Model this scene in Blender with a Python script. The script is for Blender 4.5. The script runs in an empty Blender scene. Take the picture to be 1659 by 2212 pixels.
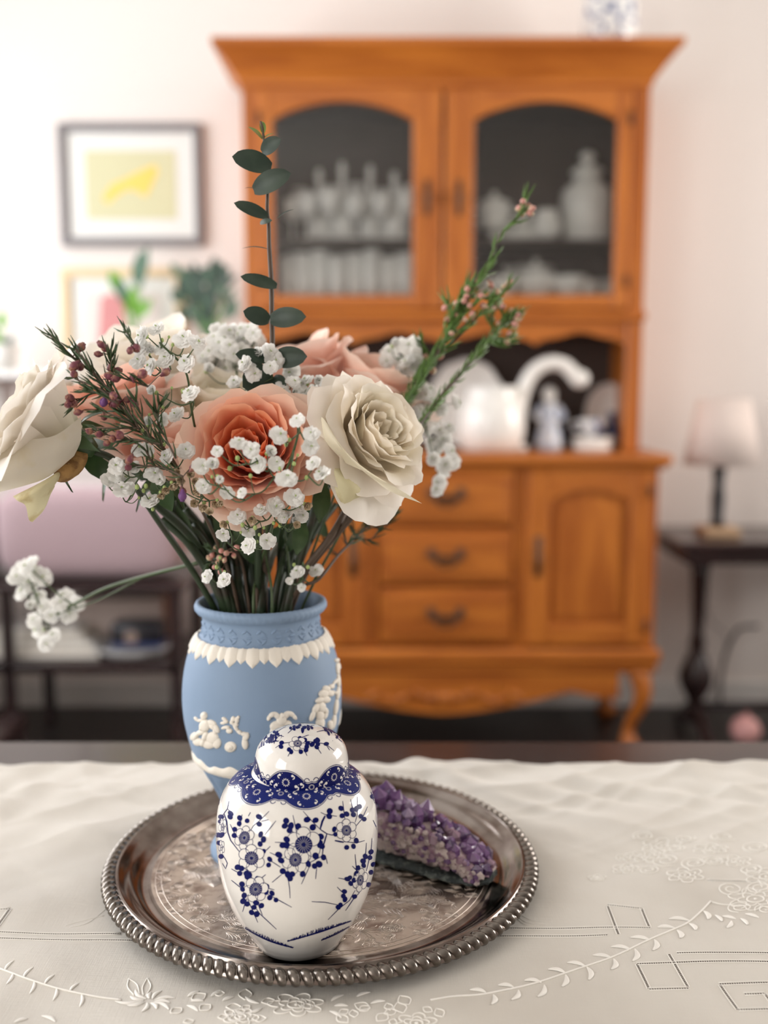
import bpy, math, random
import numpy as np
from mathutils import Vector, Matrix, Euler
from mathutils.geometry import tessellate_polygon

# ------------------------------------------------------------------ camera
F_PX, W_PX, H_PX = 2150.0, 1659.0, 2212.0
PITCH = 0.126
CAM_Z = 1.093
cam_data = bpy.data.cameras.new('camera'); cam = bpy.data.objects.new('camera', cam_data)
bpy.context.scene.collection.objects.link(cam)
cam.location = (0, 0, CAM_Z); cam.rotation_euler = (math.pi/2 - PITCH, 0, 0)
cam_data.sensor_fit = 'HORIZONTAL'; cam_data.sensor_width = 36.0
cam_data.lens = F_PX / W_PX * 36.0
cam_data.clip_start = 0.02
cam_data.dof.use_dof = True; cam_data.dof.focus_distance = 0.605
cam_data.dof.aperture_fstop = cam_data.lens / 10.5
SC = bpy.context.scene
SC.camera = cam

# ------------------------------------------------------------------ world, exposure, window light and added fill
world = bpy.data.worlds.new('world'); SC.world = world; world.use_nodes = True
wn = world.node_tree.nodes; bg = wn['Background']
bg.inputs['Color'].default_value = (0.80, 0.88, 1.0, 1); bg.inputs['Strength'].default_value = 1.0
SC.view_settings.view_transform = 'Standard'; SC.view_settings.look = 'None'
SC.view_settings.gamma = 1.0; SC.view_settings.use_curve_mapping = False
SC.view_settings.exposure = 0.16
SC.cycles.use_denoising = True
SC.cycles.max_bounces = 8; SC.cycles.transparent_max_bounces = 24
SC.cycles.caustics_reflective = False; SC.cycles.caustics_refractive = False

def window_light(name, loc, rot, sx, sy, energy, color):
    l = bpy.data.lights.new(name, 'AREA'); l.shape = 'RECTANGLE'; l.size = sx; l.size_y = sy
    l.energy = energy; l.color = color
    o = bpy.data.objects.new(name, l); SC.collection.objects.link(o); o.location = loc; o.rotation_euler = rot
    return o
R = math.radians
# light outside each window, as large as its opening; last two added as fill
window_light('daylight_or_fill', (-1.86, 1.85, 1.60), (0, R(-90), 0), 1.5, 2.3, 66, (0.98, 0.98, 1.0))
window_light('daylight_or_fill', (-1.86, -1.25, 1.60), (0, R(-90), 0), 1.5, 1.7, 62, (1.0, 0.97, 0.93))  # added fill from the front left, behind an unseen window
window_light('daylight_or_fill', (2.96, 2.0, 1.60), (0, R(90), 0), 1.5, 1.8, 105, (1.0, 0.95, 0.90))  # added fill from the right, brightens that side of the back wall

# ------------------------------------------------------------------ pixel helpers
CP, SP = math.cos(PITCH), math.sin(PITCH)
CAM = np.array([0, 0, CAM_Z])
def ray(px, py):
    a = (px - W_PX/2) / F_PX; b = (H_PX/2 - py) / F_PX
    return np.array([a, CP + b*SP, -SP + b*CP])
def at(px, py, Y):
    d = ray(px, py); return CAM + d * (Y / d[1])
def on_z(px, py, z):
    d = ray(px, py); return CAM + d * ((z - CAM_Z) / d[2])
def sc_at(px, py, Y):            # metres per pixel there
    d = ray(px, py); return Y / d[1] / F_PX

# ------------------------------------------------------------------ mesh builder
class MB:
    def __init__(s): s.v = []; s.f = []; s.m = []; s.c = None; s.cm = 0
    def add(s, V, Fc, mi=None):
        n = len(s.v); s.v.extend([tuple(p) for p in V])
        mi = s.cm if mi is None else mi
        for f in Fc: s.f.append(tuple(i+n for i in f)); s.m.append(mi)
    def box(s, x0, x1, y0, y1, z0, z1, b=0.0, mi=None):
        if b <= 0:
            V = [(x, y, z) for z in (z0, z1) for y in (y0, y1) for x in (x0, x1)]
            s.add(V, [(0,2,3,1),(4,5,7,6),(0,1,5,4),(2,6,7,3),(0,4,6,2),(1,3,7,5)], mi); return
        b = min(b, abs(x1-x0)*.45, abs(y1-y0)*.45, abs(z1-z0)*.45)
        V = []; idx = {}
        for i, sx in enumerate((0, 1)):
            for j, sy in enumerate((0, 1)):
                for k, sz in enumerate((0, 1)):
                    for ax in range(3):
                        p = [x1 if sx else x0, y1 if sy else y0, z1 if sz else z0]
                        sg = (sx, sy, sz)
                        for a in range(3):
                            if a != ax: p[a] += -b if sg[a] else b
                        idx[(sx, sy, sz, ax)] = len(V); V.append(tuple(p))
        Fc = []
        for ax in range(3):
            o = [a for a in range(3) if a != ax]
            for sg in (0, 1):
                q = []
                for (p, r) in ((0,0),(1,0),(1,1),(0,1)):
                    k = [0,0,0]; k[ax] = sg; k[o[0]] = p; k[o[1]] = r; q.append(idx[(k[0],k[1],k[2],ax)])
                Fc.append(tuple(q))
            for p in (0, 1):
                for r in (0, 1):       # edge strip along ax
                    q = []
                    for e, aa in ((0, o[0]), (1, o[0]), (1, o[1]), (0, o[1])):
                        k = [0,0,0]; k[ax] = e; k[o[0]] = p; k[o[1]] = r; q.append(idx[(k[0],k[1],k[2],aa)])
                    Fc.append(tuple(q))
        for c in range(8):
            k = (c & 1, (c >> 1) & 1, c >> 2); Fc.append(tuple(idx[k+(a,)] for a in range(3)))
        s.add(V, Fc, mi)
    def tube(s, pts, r, n=6, mi=None, caps=True):
        P = [Vector(p) for p in pts]; m = len(P)
        if m < 2: return
        rr = r if isinstance(r, (list, tuple)) else [r]*m
        if len(rr) == 2 and m != 2: rr = [rr[0] + (rr[1]-rr[0])*i/(m-1) for i in range(m)]
        V = []; up = None
        for i in range(m):
            t = (P[min(i+1, m-1)] - P[max(i-1, 0)])
            if t.length < 1e-9: t = Vector((0, 0, 1))
            t.normalize()
            if up is None:
                up = t.orthogonal().normalized()
            else:
                up = (up - t*up.dot(t))
                up = up.normalized() if up.length > 1e-6 else t.orthogonal().normalized()
            w = t.cross(up)
            for k in range(n):
                a = 2*math.pi*k/n; V.append(P[i] + (up*math.cos(a) + w*math.sin(a))*rr[i])
        Fc = [(i*n+k, i*n+(k+1) % n, (i+1)*n+(k+1) % n, (i+1)*n+k) for i in range(m-1) for k in range(n)]
        if caps: Fc += [tuple(range(n-1, -1, -1)), tuple((m-1)*n+k for k in range(n))]
        s.add(V, Fc, mi)
    def lathe(s, prof, cx, cy, n=48, mi=None, mod=None, z0=0.0, closed=False):
        m = len(prof); V = []
        for i, (r, z) in enumerate(prof):
            for k in range(n):
                a = 2*math.pi*k/n
                q = r if mod is None else mod(r, z, a, i)
                V.append((cx + q*math.cos(a), cy + q*math.sin(a), z0 + z))
        Fc = [(i*n+k, i*n+(k+1) % n, (i+1)*n+(k+1) % n, (i+1)*n+k) for i in range(m-1 + (1 if closed else 0)) for k in range(n)] if not closed else \
             [(i*n+k, i*n+(k+1) % n, ((i+1) % m)*n+(k+1) % n, ((i+1) % m)*n+k) for i in range(m) for k in range(n)]
        if not closed:
            if prof[0][0] > 1e-6: Fc.append(tuple(range(n-1, -1, -1)))
            if prof[-1][0] > 1e-6: Fc.append(tuple((m-1)*n+k for k in range(n)))
        s.add(V, Fc, mi)
    def ell(s, c, rx, ry, rz, nu=10, nv=6, rot=None, mi=None):
        V = []
        for j in range(nv+1):
            t = math.pi*j/nv
            for k in range(nu):
                a = 2*math.pi*k/nu
                p = Vector((rx*math.sin(t)*math.cos(a), ry*math.sin(t)*math.sin(a), rz*math.cos(t)))
                if rot is not None: p = rot @ p
                V.append((p.x+c[0], p.y+c[1], p.z+c[2]))
        s.add(V, [(j*nu+k, (j+1)*nu+k, (j+1)*nu+(k+1) % nu, j*nu+(k+1) % nu) for j in range(nv) for k in range(nu)], mi)
    def prism(s, pts, y0, y1, mi=None):     # pts: (x, z) outline, extruded along Y
        n = len(pts); V = [(x, y0, z) for x, z in pts] + [(x, y1, z) for x, z in pts]
        tri = tessellate_polygon([[Vector((x, z, 0)) for x, z in pts]])
        Fc = [tuple(t) for t in tri] + [tuple(i+n for i in reversed(t)) for t in tri]
        Fc += [(i, (i+1) % n, n+(i+1) % n, n+i) for i in range(n)]
        s.add(V, Fc, mi)
    def sheet(s, G, mi=None, two=False):     # grid of points [rows][cols]
        h, w = len(G), len(G[0]); V = [p for r in G for p in r]
        s.add(V, [(i*w+j, i*w+j+1, (i+1)*w+j+1, (i+1)*w+j) for i in range(h-1) for j in range(w-1)], mi)
    def mesh(s, name, mats, off=(0, 0, 0), smooth=True, cols=None, weld=False):
        me = bpy.data.meshes.new(name)
        ox, oy, oz = off
        me.from_pydata([(x-ox, y-oy, z-oz) for x, y, z in s.v], [], s.f)
        if not isinstance(mats, (list, tuple)): mats = [mats]
        for m in mats: me.materials.append(m)
        if len(mats) > 1: me.polygons.foreach_set('material_index', s.m)
        if cols is not None:
            ca = me.color_attributes.new('Col', 'FLOAT_COLOR', 'POINT')
            ca.data.foreach_set('color', np.asarray(cols, dtype=np.float32).ravel())
        if weld or smooth:
            import bmesh
            b = bmesh.new(); b.from_mesh(me)
            if weld: bmesh.ops.remove_doubles(b, verts=b.verts, dist=1e-6)
            bmesh.ops.recalc_face_normals(b, faces=b.faces)
            b.to_mesh(me); b.free()
        if smooth is True: me.polygons.foreach_set('use_smooth', [True]*len(me.polygons))
        elif smooth: me.polygons.foreach_set('use_smooth', [True]*len(me.polygons)); me.set_sharp_from_angle(angle=R(smooth))
        me.update(); return me
    def build(s, name, mats, parent=None, smooth=True, cols=None, kind=None, weld=False, at0=None):
        off = wloc(parent) if parent is not None else (at0 or (0, 0, 0))
        me = s.mesh(name, mats, off, smooth, cols, weld)
        o = bpy.data.objects.new(name, me); SC.collection.objects.link(o)
        if parent is not None: o.parent = parent
        elif at0: o.location = at0
        if kind: o['kind'] = kind
        return o
def wloc(o):
    v = Vector((0, 0, 0))
    while o is not None: v += o.location; o = o.parent
    return v
def thing(name, loc, label, cat, group=None):
    o = bpy.data.objects.new(name, None); SC.collection.objects.link(o); o.location = loc
    o.empty_display_size = .02
    return tag(o, label, cat, group)
def tag(o, label, cat, group=None):
    o['label'] = label; o['category'] = cat
    if group: o['group'] = group
    return o
def put(name, me, parent, loc, rot=(0, 0, 0), scale=1.0):
    o = bpy.data.objects.new(name, me); SC.collection.objects.link(o); o.parent = parent
    o.location = Vector(loc) - wloc(parent); o.rotation_euler = rot
    o.scale = (scale,)*3 if not isinstance(scale, (tuple, list)) else scale
    return o
def crv(pts, n=6):      # Catmull-Rom through points
    P = [Vector(p) for p in pts]; 
    if len(P) < 3: return [P[0].lerp(P[-1], i/n) for i in range(n+1)]
    Q = [P[0]*2-P[1]] + P + [P[-1]*2-P[-2]]; out = []
    for i in range(1, len(Q)-2):
        a, b, c, d = Q[i-1:i+3]
        for k in range(n):
            t = k/n
            out.append(.5*((2*b) + (c-a)*t + (2*a-5*b+4*c-d)*t*t + (3*b-a-3*c+d)*t**3))
    out.append(P[-1]); return out

# ------------------------------------------------------------------ materials
def mat(name, col, rough=.5, metal=0.0, coat=0.0, spec=None, sss=0.0, vcol=False, bump=None, noise=None, trans=0.0, translucent=0.0, wood=None, alpha=None, sheen=0.0):
    m = bpy.data.materials.new(name); m.use_nodes = True; nt = m.node_tree; N = nt.nodes; L = nt.links
    b = N['Principled BSDF']
    c4 = lambda c: (c[0], c[1], c[2], 1)
    b.inputs['Base Color'].default_value = c4(col); b.inputs['Roughness'].default_value = rough
    b.inputs['Metallic'].default_value = metal; b.inputs['Coat Weight'].default_value = coat
    b.inputs['Coat Roughness'].default_value = .04
    if spec is not None: b.inputs['Specular IOR Level'].default_value = spec
    if sss: b.inputs['Subsurface Weight'].default_value = sss; b.inputs['Subsurface Radius'].default_value = (.004, .002, .001); b.inputs['Subsurface Scale'].default_value = 1
    if sheen: b.inputs['Sheen Weight'].default_value = sheen
    if trans: b.inputs['Transmission Weight'].default_value = trans
    tc = N.new('ShaderNodeTexCoord'); src = None
    if vcol:
        a = N.new('ShaderNodeVertexColor'); a.layer_name = 'Col'; src = a.outputs['Color']
    if noise:      # (scale, other colour, lo, hi, detail)
        sc, c2, lo, hi, det = noise
        n = N.new('ShaderNodeTexNoise'); n.inputs['Scale'].default_value = sc; n.inputs['Detail'].default_value = det
        L.new(tc.outputs['Object'], n.inputs['Vector'])
        mr = N.new('ShaderNodeMapRange'); mr.inputs['From Min'].default_value = lo; mr.inputs['From Max'].default_value = hi
        L.new(n.outputs['Fac'], mr.inputs['Value'])
        mx = N.new('ShaderNodeMix'); mx.data_type = 'RGBA'
        L.new(mr.outputs['Result'], mx.inputs['Factor']); mx.inputs['A'].default_value = c4(col); mx.inputs['B'].default_value = c4(c2)
        if src: L.new(src, mx.inputs['A'])
        src = mx.outputs['Result']
    if wood:       # (other colour, vector scale, mix)
        c2, vs, sc = wood
        mp = N.new('ShaderNodeMapping'); mp.inputs['Scale'].default_value = vs; L.new(tc.outputs['Object'], mp.inputs['Vector'])
        n = N.new('ShaderNodeTexNoise'); n.inputs['Scale'].default_value = sc; n.inputs['Detail'].default_value = 6; n.inputs['Distortion'].default_value = 1.2
        L.new(mp.outputs['Vector'], n.inputs['Vector'])
        cr = N.new('ShaderNodeValToRGB'); cr.color_ramp.elements[0].position = .35; cr.color_ramp.elements[1].position = .68
        cr.color_ramp.elements[0].color = c4(c2); cr.color_ramp.elements[1].color = c4(col)
        L.new(n.outputs['Fac'], cr.inputs['Fac']); src = cr.outputs['Color']
    if src: L.new(src, b.inputs['Base Color'])
    if bump:       # (scale, strength, distance)
        n = N.new('ShaderNodeTexNoise'); n.inputs['Scale'].default_value = bump[0]; n.inputs['Detail'].default_value = 4
        L.new(tc.outputs['Object'], n.inputs['Vector'])
        bp = N.new('ShaderNodeBump'); bp.inputs['Strength'].default_value = bump[1]; bp.inputs['Distance'].default_value = bump[2]
        L.new(n.outputs['Fac'], bp.inputs['Height']); L.new(bp.outputs['Normal'], b.inputs['Normal'])
    if translucent:
        out = N['Material Output']; t = N.new('ShaderNodeBsdfTranslucent'); mx = N.new('ShaderNodeMixShader')
        mx.inputs[0].default_value = translucent
        if src: L.new(src, t.inputs['Color'])
        else: t.inputs['Color'].default_value = c4(col)
        L.new(b.outputs[0], mx.inputs[1]); L.new(t.outputs[0], mx.inputs[2]); L.new(mx.outputs[0], out.inputs['Surface'])
    return m
def glass_pane(name, tint=(1, 1, 1), refl=.08, rough=.02):
    m = bpy.data.materials.new(name); m.use_nodes = True; N = m.node_tree.nodes; L = m.node_tree.links
    N.remove(N['Principled BSDF']); t = N.new('ShaderNodeBsdfTransparent'); g = N.new('ShaderNodeBsdfGlossy')
    t.inputs['Color'].default_value = (*tint, 1); g.inputs['Roughness'].default_value = rough
    fr = N.new('ShaderNodeFresnel'); fr.inputs['IOR'].default_value = 1.5
    ad = N.new('ShaderNodeMath'); ad.operation = 'MULTIPLY_ADD'; ad.inputs[1].default_value = .8; ad.inputs[2].default_value = refl*.5
    L.new(fr.outputs[0], ad.inputs[0])
    mx = N.new('ShaderNodeMixShader'); L.new(ad.outputs[0], mx.inputs[0])
    L.new(t.outputs[0], mx.inputs[1]); L.new(g.outputs[0], mx.inputs[2]); L.new(mx.outputs[0], N['Material Output'].inputs['Surface'])
    return m
WALL = mat('wall_paint', (.85, .79, .745), .9, bump=(90, .05, .002))
TRIMW = mat('trim_paint', (.82, .80, .77), .5)
CEIL = mat('ceiling_paint', (.86, .84, .80), .9)
FLOORM = mat('dark_floorboards', (.030, .020, .018), .35, wood=((.016, .011, .010), (1, 14, 1), 2.5))
DARKW = mat('dark_table_wood', (.034, .015, .014), .25, coat=.15, wood=((.016, .008, .008), (1, 16, 1), 3))
OAK = mat('honey_oak', (.52, .160, .019), .45, coat=.08, wood=((.35, .090, .008), (6, 6, .7), 3.2))
OAKH = mat('honey_oak_rail', (.52, .160, .019), .45, coat=.08, wood=((.36, .094, .009), (.7, 6, 6), 3.2))
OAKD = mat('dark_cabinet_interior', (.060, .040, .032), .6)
BRONZE = mat('dark_bronze', (.10, .055, .035), .45, metal=.7)
PORC = mat('white_porcelain', (.76, .735, .69), .12, coat=.6)
INK = mat('cobalt_print', (.002, .005, .085), .3, spec=.12)
INK2 = mat('soft_cobalt_print', (.010, .018, .13), .3, spec=.15)
CHINA = mat('white_china', (.92, .92, .88), .25, coat=.3)
GLASSM = glass_pane('clear_pane')
CRYST = mat('cut_glass', (.96, .97, .94), .12, trans=.06, coat=.4)
JAS = mat('pale_blue_jasper', (.205, .295, .425), .62, bump=(900, .12, .0005))
JASW = mat('white_jasper_relief', (.80, .75, .66), .7, bump=(700, .15, .0006))
SILV = mat('tarnished_silver', (.25, .218, .195), .15, metal=1.0, noise=(28, (.10, .07, .058), .42, .66, 5))
SILVF = mat('tarnished_silver_floor', (.48, .405, .345), .36, metal=1.0, noise=(75, (.22, .16, .13), .44, .66, 10), bump=(260, .12, .0006))
SILVD = mat('dark_silver_rim', (.26, .235, .21), .22, metal=1.0, noise=(60, (.07, .055, .045), .4, .62, 3))
LINEN = mat('linen', (.66, .625, .565), .9, noise=(9, (.58, .54, .48), .45, .75, 3), sheen=.1)
THREAD = mat('embroidery_thread', (.86, .83, .77), .6, sheen=.2)
HOLE = mat('open_thread_gap', (.06, .042, .034), .9)
def rgb(h): # srgb hex -> linear
    v = [int(h[i:i+2], 16)/255 for i in (0, 2, 4)]
    return tuple(c/12.92 if c <= .04045 else ((c+.055)/1.055)**2.4 for c in v)
# ================================================================== the setting
XL, XR, YB, YF, ZC = -1.75, 2.9, 3.32, -2.3, 2.75
def struct(o): o['kind'] = 'structure'; return o
m = MB(); m.box(XL-.1, XR+.1, YF-.1, YB+.1, -.06, 0); struct(m.build('floor', FLOORM, smooth=False))
m = MB(); m.box(XL-.1, XR+.1, YF-.1, YB+.1, ZC, ZC+.06); struct(m.build('ceiling', CEIL, smooth=False))
m = MB(); m.box(XL-.1, XR+.1, YB, YB+.1, 0, ZC); struct(m.build('wall_back', WALL, smooth=False))
def wall_hole(name, axis, c0, c1, a0, a1, w0, w1, z0, z1):
    m = MB()
    bx = (lambda p, q, r, s: m.box(c0, c1, p, q, r, s)) if axis == 'x' else (lambda p, q, r, s: m.box(p, q, c0, c1, r, s))
    bx(a0, w0, 0, ZC); bx(w1, a1, 0, ZC); bx(w0, w1, 0, z0); bx(w0, w1, z1, ZC)
    return struct(m.build(name, WALL, smooth=False))
def window(name, axis, c, w0, w1, z0, z1, ncol):
    t = .05
    def bx(m, p, q, r, s, d=.03):
        if axis == 'x': m.box(c-d, c+d, p, q, r, s, .004)
        else: m.box(p, q, c-d, c+d, r, s, .004)
    root = MB(); bx(root, w0, w1, z0, z0+t); bx(root, w0, w1, z1-t, z1); bx(root, w0, w0+t, z0, z1); bx(root, w1-t, w1, z0, z1)
    o = struct(root.build(name, TRIMW, smooth=False))
    for k in range(1, ncol):
        p = w0 + (w1-w0)*k/ncol; g = MB(); bx(g, p-.02, p+.02, z0, z1, .02); g.build('glazing_bar', TRIMW, o, smooth=False)
    g = MB(); zz = (z0+z1)/2; bx(g, w0, w1, zz-.02, zz+.02, .02); g.build('glazing_bar', TRIMW, o, smooth=False)
    for k in range(ncol):
        p, q = w0+(w1-w0)*k/ncol+.02, w0+(w1-w0)*(k+1)/ncol-.02
        for r, s in ((z0+t, zz-.02), (zz+.02, z1-t)):
            g = MB(); bx(g, p, q, r, s, .003); g.build('pane', GLASSM, o, smooth=False)
def wall_two(name, c0, c1, a0, a1, ops, z0, z1):
    m = MB(); y = a0
    for w0, w1 in ops:
        m.box(c0, c1, y, w0, 0, ZC); m.box(c0, c1, w0, w1, 0, z0); m.box(c0, c1, w0, w1, z1, ZC); y = w1
    m.box(c0, c1, y, a1, 0, ZC); return struct(m.build(name, WALL, smooth=False))
wall_two('wall_left', XL-.1, XL, YF, YB, [(-2.1, -.4), (.70, 3.0)], .85, 2.35); window('window_1', 'x', XL-.06, .70, 3.0, .85, 2.35, 3); window('fill_window_left', 'x', XL-.06, -2.1, -.4, .85, 2.35, 2)  # the near left window is unseen, added for front-left fill
wall_hole('wall_right', 'x', XR, XR+.1, YF, YB, 1.1, 2.9, .85, 2.35); window('fill_window_right', 'x', XR+.04, 1.1, 2.9, .85, 2.35, 2)  # unseen window, added to brighten the right part of the back wall
m = MB(); m.box(XL, XR, YF-.1, YF, 0, ZC); struct(m.build('wall_front', WALL, smooth=False))
m = MB(); m.box(XL, XR, YB-.016, YB, 0, .09, .004); struct(m.build('baseboard_back', TRIMW, smooth=False))
m = MB(); m.box(XL, XL+.016, YF, YB-.02, 0, .09, .004); struct(m.build('baseboard_left', TRIMW, smooth=False))

# ================================================================== dining table and cloth
TZ = .745           # wooden top
t = thing('dining_table', (0, .5, 0), 'dark polished wooden dining table showing as a strip beyond the far hem of the cloth', 'table')
m = MB(); m.box(-.95, .95, .03, .95, TZ-.028, TZ, .006); m.build('tabletop', DARKW, t, smooth=False)
m = MB(); m.box(-.86, .86, .10, .88, TZ-.11, TZ-.028, .003); m.build('apron', DARKW, t, smooth=False)
for sx in (-.83, .83):
    for y in (.13, .85):
        m = MB(); m.lathe([(.030, 0), (.034, .02), (.022, .06), (.024, .30), (.032, .55), (.024, .60), (.036, .63), (.036, .717)], sx, y, 16); m.build('leg', DARKW, t)
CZ = .7475          # top of cloth
CX0, CX1, CY0, CY1 = -.80, .80, .10, .876
def hem(x):         # scalloped far hem
    return CY1 - .0035 + .0045*abs(math.sin((x+.03)*math.pi/.155)) + .002*math.sin(x*23)
def cloth_h(x, y):
    a = max(0, min(1, (y-.60)/.2)); b = .35 + .65*a
    h = .0011*math.sin(37*y + 6*math.sin(5.1*x+1)) * (.5+.5*math.sin(7*x+3*y))
    h += .0006*a*math.sin(140*y + 20*math.sin(6*x) + 25*x)*(.5+.5*math.sin(12*x+9*y)) + .0006*a*math.sin(75*x + 90*y + 3*math.sin(31*y))
    h += .0019*a*(1-abs(math.sin(33*y + 3*math.sin(8*x+1.5) + 5*x)))**3 * (.4+.6*math.sin(5*x+1)) + .0011*a*(1-abs(math.sin(52*y - 9*x + 2.4*math.sin(14*x))))**3
    h += .0007*math.sin(120*y + 31*x + 4*math.sin(9*x))*max(0, math.sin(6*x-8*y+2))**2 + .0005*math.sin(88*x-60*y+3*math.sin(19*x))
    h += .0009*a*(1-abs(math.sin(29*x + 22*y + 1.7*math.sin(17*y))))**4
    h += .0009*math.sin(96*y + 14*x + 3*math.sin(13*x)) * max(0, math.sin(9*x+1.3))**2
    h += .0008*math.sin(61*x + 47*y + 2*math.sin(23*y)) * (.4+.6*math.sin(11*x-5*y)**2)
    h += .0012*math.sin(19*x - 71*y + 1.2) * max(0, math.sin(4.3*x+.4+2*y))
    dx, dy = x-TCX, y-TCY; d = math.hypot(dx, dy)
    fl = max(0, min(1, (d-.145)/.05))
    return CZ + (h*b*1.9 + .0022*b) * fl
TCX, TCY, TR = -.0438, .674, .152
xs = np.concatenate([np.linspace(CX0, CX1, 400)]); ny = 300
G = []
for j in range(ny+1):
    row = []
    for x in xs:
        y = CY0 + (hem(x)-CY0)*j/ny
        row.append((x, y, cloth_h(x, y)))
    G.append(row)
# hem falls softly onto the wood, side edges hang
G.append([(x, hem(x)+.0012, CZ-.0012) for x in xs]); G.append([(x, hem(x)+.0008, TZ+.0003) for x in xs])
m = MB(); m.sheet(G)
cloth = m.build('tablecloth', LINEN); tag(cloth, 'cream linen tablecloth with white embroidery and openwork lines under the silver tray', 'tablecloth')
nt = LINEN.node_tree; N = nt.nodes; L = nt.links      # woven linen relief and slubs
tc = N.new('ShaderNodeTexCoord'); w1 = N.new('ShaderNodeTexNoise'); w2 = N.new('ShaderNodeTexNoise')
mp1 = N.new('ShaderNodeMapping'); mp1.inputs['Scale'].default_value = (60, 2200, 1); mp2 = N.new('ShaderNodeMapping'); mp2.inputs['Scale'].default_value = (2200, 60, 1)
for mp_, w_ in ((mp1, w1), (mp2, w2)):
    L.new(tc.outputs['Object'], mp_.inputs['Vector']); L.new(mp_.outputs['Vector'], w_.inputs['Vector']); w_.inputs['Scale'].default_value = 1.0; w_.inputs['Detail'].default_value = 2
ad = N.new('ShaderNodeMath'); ad.operation = 'ADD'; L.new(w1.outputs['Fac'], ad.inputs[0]); L.new(w2.outputs['Fac'], ad.inputs[1])
w3 = N.new('ShaderNodeTexNoise'); w3.inputs['Scale'].default_value = 45; w3.inputs['Detail'].default_value = 5; L.new(tc.outputs['Object'], w3.inputs['Vector'])
ad2 = N.new('ShaderNodeMath'); ad2.operation = 'MULTIPLY_ADD'; ad2.inputs[1].default_value = 5.0; L.new(w3.outputs['Fac'], ad2.inputs[0]); L.new(ad.outputs[0], ad2.inputs[2])
bp = N.new('ShaderNodeBump'); bp.inputs['Strength'].default_value = .55; bp.inputs['Distance'].default_value = .00022
L.new(ad2.outputs[0], bp.inputs['Height']); L.new(bp.outputs['Normal'], N['Principled BSDF'].inputs['Normal'])

# --- embroidery on the cloth, traced in pixels onto the cloth surface
def cl(px, py, up=.0):
    p = on_z(px, py, CZ+.001)
    return Vector((p[0], p[1], cloth_h(p[0], p[1]) + up))
def satin(m, px, py, qx, qy, w, bend=.0):      # padded satin-stitch leaf from p to q, w wide (px)
    a, b = cl(px, py), cl(qx, qy); d = b-a; n = Vector((-d.y, d.x, 0)); L_ = d.length
    wm = w * sc_at(px, py, a.y)
    pts = []; rr = []
    for i in range(9):
        t = i/8; p = a + d*t + n*bend*math.sin(math.pi*t)
        p.z = cloth_h(p.x, p.y) + .0002; pts.append(p); rr.append(max(.00015, wm*.5*math.sin(math.pi*min(1, t*.88+.06))**.8))
    V = []; k = 8
    for i, p in enumerate(pts):
        nn = n.normalized() if n.length else Vector((1, 0, 0))
        for q in range(k):
            an = math.pi*q/(k-1); V.append(p + nn*rr[i]*math.cos(an) + Vector((0, 0, 1))*min(.0009, rr[i]*.55)*math.sin(an))
    m.add(V, [(i*k+q, i*k+q+1, (i+1)*k+q+1, (i+1)*k+q) for i in range(8) for q in range(k-1)])
def cord(m, pts, w=.0005):
    P = []
    for p in crv([cl(*p) for p in pts], 8): P.append(Vector((p.x, p.y, cloth_h(p.x, p.y)+w*.5)))
    m.tube(P, w, 6)
stem1 = [(1100,2137),(1160,2123),(1235,2103),(1302,2078),(1403,2032),(1454,2007),(1491,1987),(1535,1947)]
m = MB(); cord(m, stem1, .0006); cord(m, [(1535,1947),(1560,1953),(1600,1957)], .0005); cord(m, [(1100,2137),(1040,2150),(980,2153),(930,2160)], .0006)
for a in [(1176,2127,1161,2150),(1222,2110,1214,2131),(1268,2094,1272,2120),(1326,2073,1320,2098),(1372,2052,1366,2078),(1414,2032,1410,2056),(1463,2008,1470,2028),(1489,1992,1503,2008),(1520,1965,1530,1984),(1120,2138,1104,2160),(1066,2150,1062,2172)]:
    satin(m, *a, 12, .16)
for a in [(1170,2123,1133,2118),(1222,2107,1184,2098),(1265,2093,1225,2085),(1322,2071,1280,2065),(1363,2053,1320,2045),(1405,2033,1362,2026),(1490,1986,1445,1982),(1458,2003,1420,2002),(1110,2132,1076,2128),(1050,2145,1015,2138)]:
    satin(m, *a, 12, -.16)
m.build('embroidered_vine', THREAD, cloth)
m = MB(); cord(m, [(-20,2085),(40,2110),(80,2124),(130,2138),(200,2152),(262,2160)], .0006)
for a in [(10,2098,30,2078),(50,2115,72,2094),(96,2128,118,2110),(150,2143,170,2126),(28,2105,14,2126),(74,2122,64,2146),(122,2136,114,2160),(176,2148,172,2174)]: satin(m, *a, 8, .1)
m.build('embroidered_vine', THREAD, cloth)
def emb_flower(cx, cy, rx, ry, np_=6, seed=0):
    m = MB(); rnd = random.Random(seed)
    for q, s in ((1.0, 1), (.62, 1), (.3, 1)):
        n = np_ if q == 1 else (np_-1 if q > .5 else 12); ro = rnd.random()*6
        if q > .4:
            for k in range(n):
                a = ro + 2*math.pi*k/n; w = math.pi/n*.95; P = []
                for i in range(7):
                    t = -1+2*i/6; rr = q*(.55+.45*math.cos(t*1.35))
                    P.append((cx+rx*rr*math.cos(a+t*w), cy+ry*rr*math.sin(a+t*w)))
                cord(m, P, .00042)
        else:
            cord(m, [(cx+rx*q*math.cos(2*math.pi*k/12), cy+ry*q*math.sin(2*math.pi*k/12)) for k in range(13)], .0005)
            p = cl(cx, cy, .0003); m.ell(p, .0012, .0012, .0006, 8, 5)
    m.build('embroidered_flower', THREAD, cloth)
for i, a in enumerate([(640,2168,62,26,7),(1632,1942,62,26,7),(1655,1895,48,16,6),(1404,1848,40,16,6),(1480,1895,42,16,6),(1350,1876,30,12,5),(1430,1828,46,14,6),(1590,1862,36,12,5),(520,2196,40,20,5),(900,2205,46,20,6),(1290,1895,20,7,5),(1535,1838,40,10,6)]): emb_flower(*a, seed=i)
m = MB()
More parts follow.
